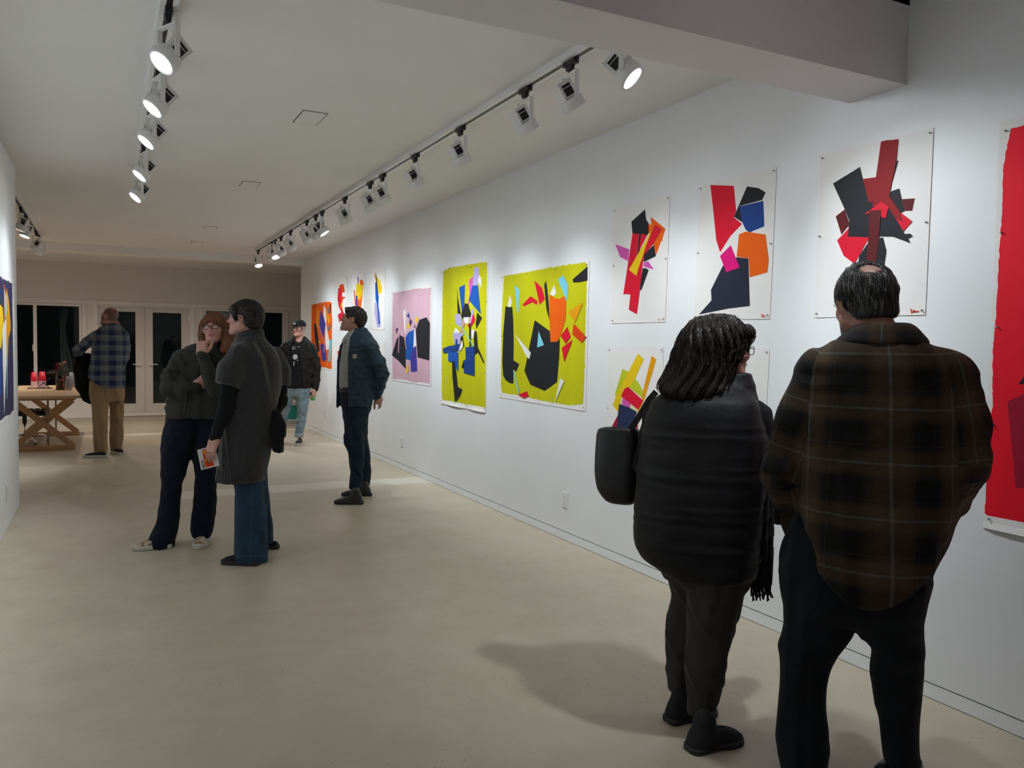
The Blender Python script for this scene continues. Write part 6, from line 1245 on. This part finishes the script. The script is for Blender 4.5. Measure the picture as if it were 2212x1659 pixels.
w_ = g.L(813, 852, .055); k_ = nrm(w_, g.L(826, 866, -.04)); bk = nrm(np.zeros(3), np.array([.7, .6, .3])); Rh = np.stack([np.cross(k_, bk), k_, bk], 1); Rh[:, 0] /= np.linalg.norm(Rh[:, 0]); Rh[:, 2] = np.cross(Rh[:, 0], Rh[:, 1]); g.hand(w_, Rh.astype(F32), sc=1.02, curl=(.5, .55, .6, .6), thumb=(.4, -.3))
g.body([st, tr], .02)
# ================================================================ 7 the bearded man in the blue check shirt
g = Fig('balding bearded man in a blue checked shirt and khaki trousers by the table', 235, 10.25, (.46, .22, .16))
tor = g.loft([(699, 232, 258, .0, .07), (705, 220, 264, 0, .095), (713, 208, 270, 0, .12), (724, 201, 275, 0, .145), (745, 198, 277, 0, .16), (780, 195, 273, 0, .165), (810, 190, 270, 0, .165), (840, 192, 270, 0, .16)], 2.4, .008)
la = [(207, 726, 0, .070), (188, 740, .03, .066), (168, 758, .06, .060), (176, 768, .14, .052), (186, 774, .20, .045)]; ra = [(266, 728, 0, .070), (270, 750, .03, .066), (269, 772, .06, .060), (262, 785, .16, .05), (255, 790, .22, .045)]; lap, rap = g.limb(la, .02), g.limb(ra, .02)
sh = Sdf().add(tor).add(lap, .03).add(rap, .03).noise(wrinkle(.006, 9, 7, 6, 4)).displace(); xm = g.L(240, 837)[0]; zm = g.L(240, 837)[2]; zl = g.L(188, 814)[2]; hw = abs(g.L(188, 814)[0]-xm); sh.cut(lambda P: P[:, 2]-(zm+(zl-zm)*np.clip((xm-P[:, 0])/hw, 0, 1.4)**2), .006); nk = g.L(246, 698); sh.cut(cone(nk-np.array([0, 0, .02]), nk+np.array([0, 0, .2]), .058, .066)[0])
BL0, BL1 = (.018, .028, .078), (.16, .175, .195)
PLC = plaid('blue_check', (.118, .128), [(0, BL0), (.46, BL0), (.50, BL1), (.70, (.10, .115, .145)), (.74, BL1), (.96, BL1)])
uvf2 = cloth_uv(g, tor, [(lap, seg(g, la)), (rap, seg(g, ra))]); shirt = g.part('shirt', sh, .008, PLC, uv=uvf2)
cl = Sdf().add(g.loft([(697.5, 236, 256, .0, .072), (703, 228, 260, 0, .085), (708, 222, 264, 0, .095)], 2.2, .005)).cut(cone(nk-np.array([0, 0, .1]), nk+np.array([0, 0, .2]), .06, .066)[0], .004); g.part('collar', cl, .006, PLC, uv=lambda V: np.stack([V[:, 0], V[:, 2], V[:, 1]], 1), parent=shirt)
tr = Sdf().add(g.loft([(822, 192, 268, 0, .145), (845, 193, 268, 0, .14), (866, 196, 268, 0, .13)], 2.4)).add(g.loft([(845, 193, 238, -.03, .12), (880, 198, 235, -.08, .10), (905, 199, 233, -.12, .095), (941, 201, 232, -.14, .085), (977, 204, 233, -.15, .085)], 2.3, .006), .02).add(g.loft([(845, 228, 268, .03, .12), (880, 236, 268, .10, .10), (911, 238, 267, .15, .09), (941, 236, 267, .18, .085), (973, 240, 265, .20, .08)], 2.3, .006), .02).noise(wrinkle(.008, 9, 9, 6, 14)).noise(localfold(g.L(218, 965, -.2), (0, 0, 1), 60, .009, .1)).displace(); g.part('trousers', tr, .008, fabric('khaki', (.30, .205, .115), .9, noise=.08))
g.shoe(g.ground(231, 988), g.ground(179, 989), 'slip', CANV, RUBBERW, solez=.034, wid=.052, high=.072); g.shoe(g.ground(262, 983), g.ground(243, 976), 'slip', CANV, RUBBERW, length=.27, solez=.034, wid=.052, high=.072)
g.head(236, 684, .0, (-.80, .56, .14), (.15, 0, 1), 1.02, neck=(*g.L(246, 702, .0), .062), tint=dict(lip=(.3, .1, .09), beard=(.20, .17, .14), buzz=(.085, .05, .035), bw=.85, bald=.9), chub=.006); g.eyes(look=(0, 1, .1))
g.body([sh, tr], .022)
jb = g.L(190, 871, .16); je = Fig.__new__(Fig); je.G = g.world(jb); je.ex, je.ey = g.ex, g.ey; je.e = empty('folded_jacket', je.G, g.e.rotation_euler.z, 'black jacket draped over the forearm of the man in the checked shirt', 'jacket')
dj = Sdf().add(je.loft([(764, 160, 197, .0, .085), (772, 157, 198, 0, .095), (800, 159, 198, 0, .075), (835, 163, 197, 0, .06), (852, 172, 197, 0, .05), (871, 184, 196, 0, .035)], 2.5, .02)).noise(wrinkle(.012, 12, 9, 4, 6)); je.part('cloth', dj, .009, fabric('black_wool', (.007, .007, .008), .95))
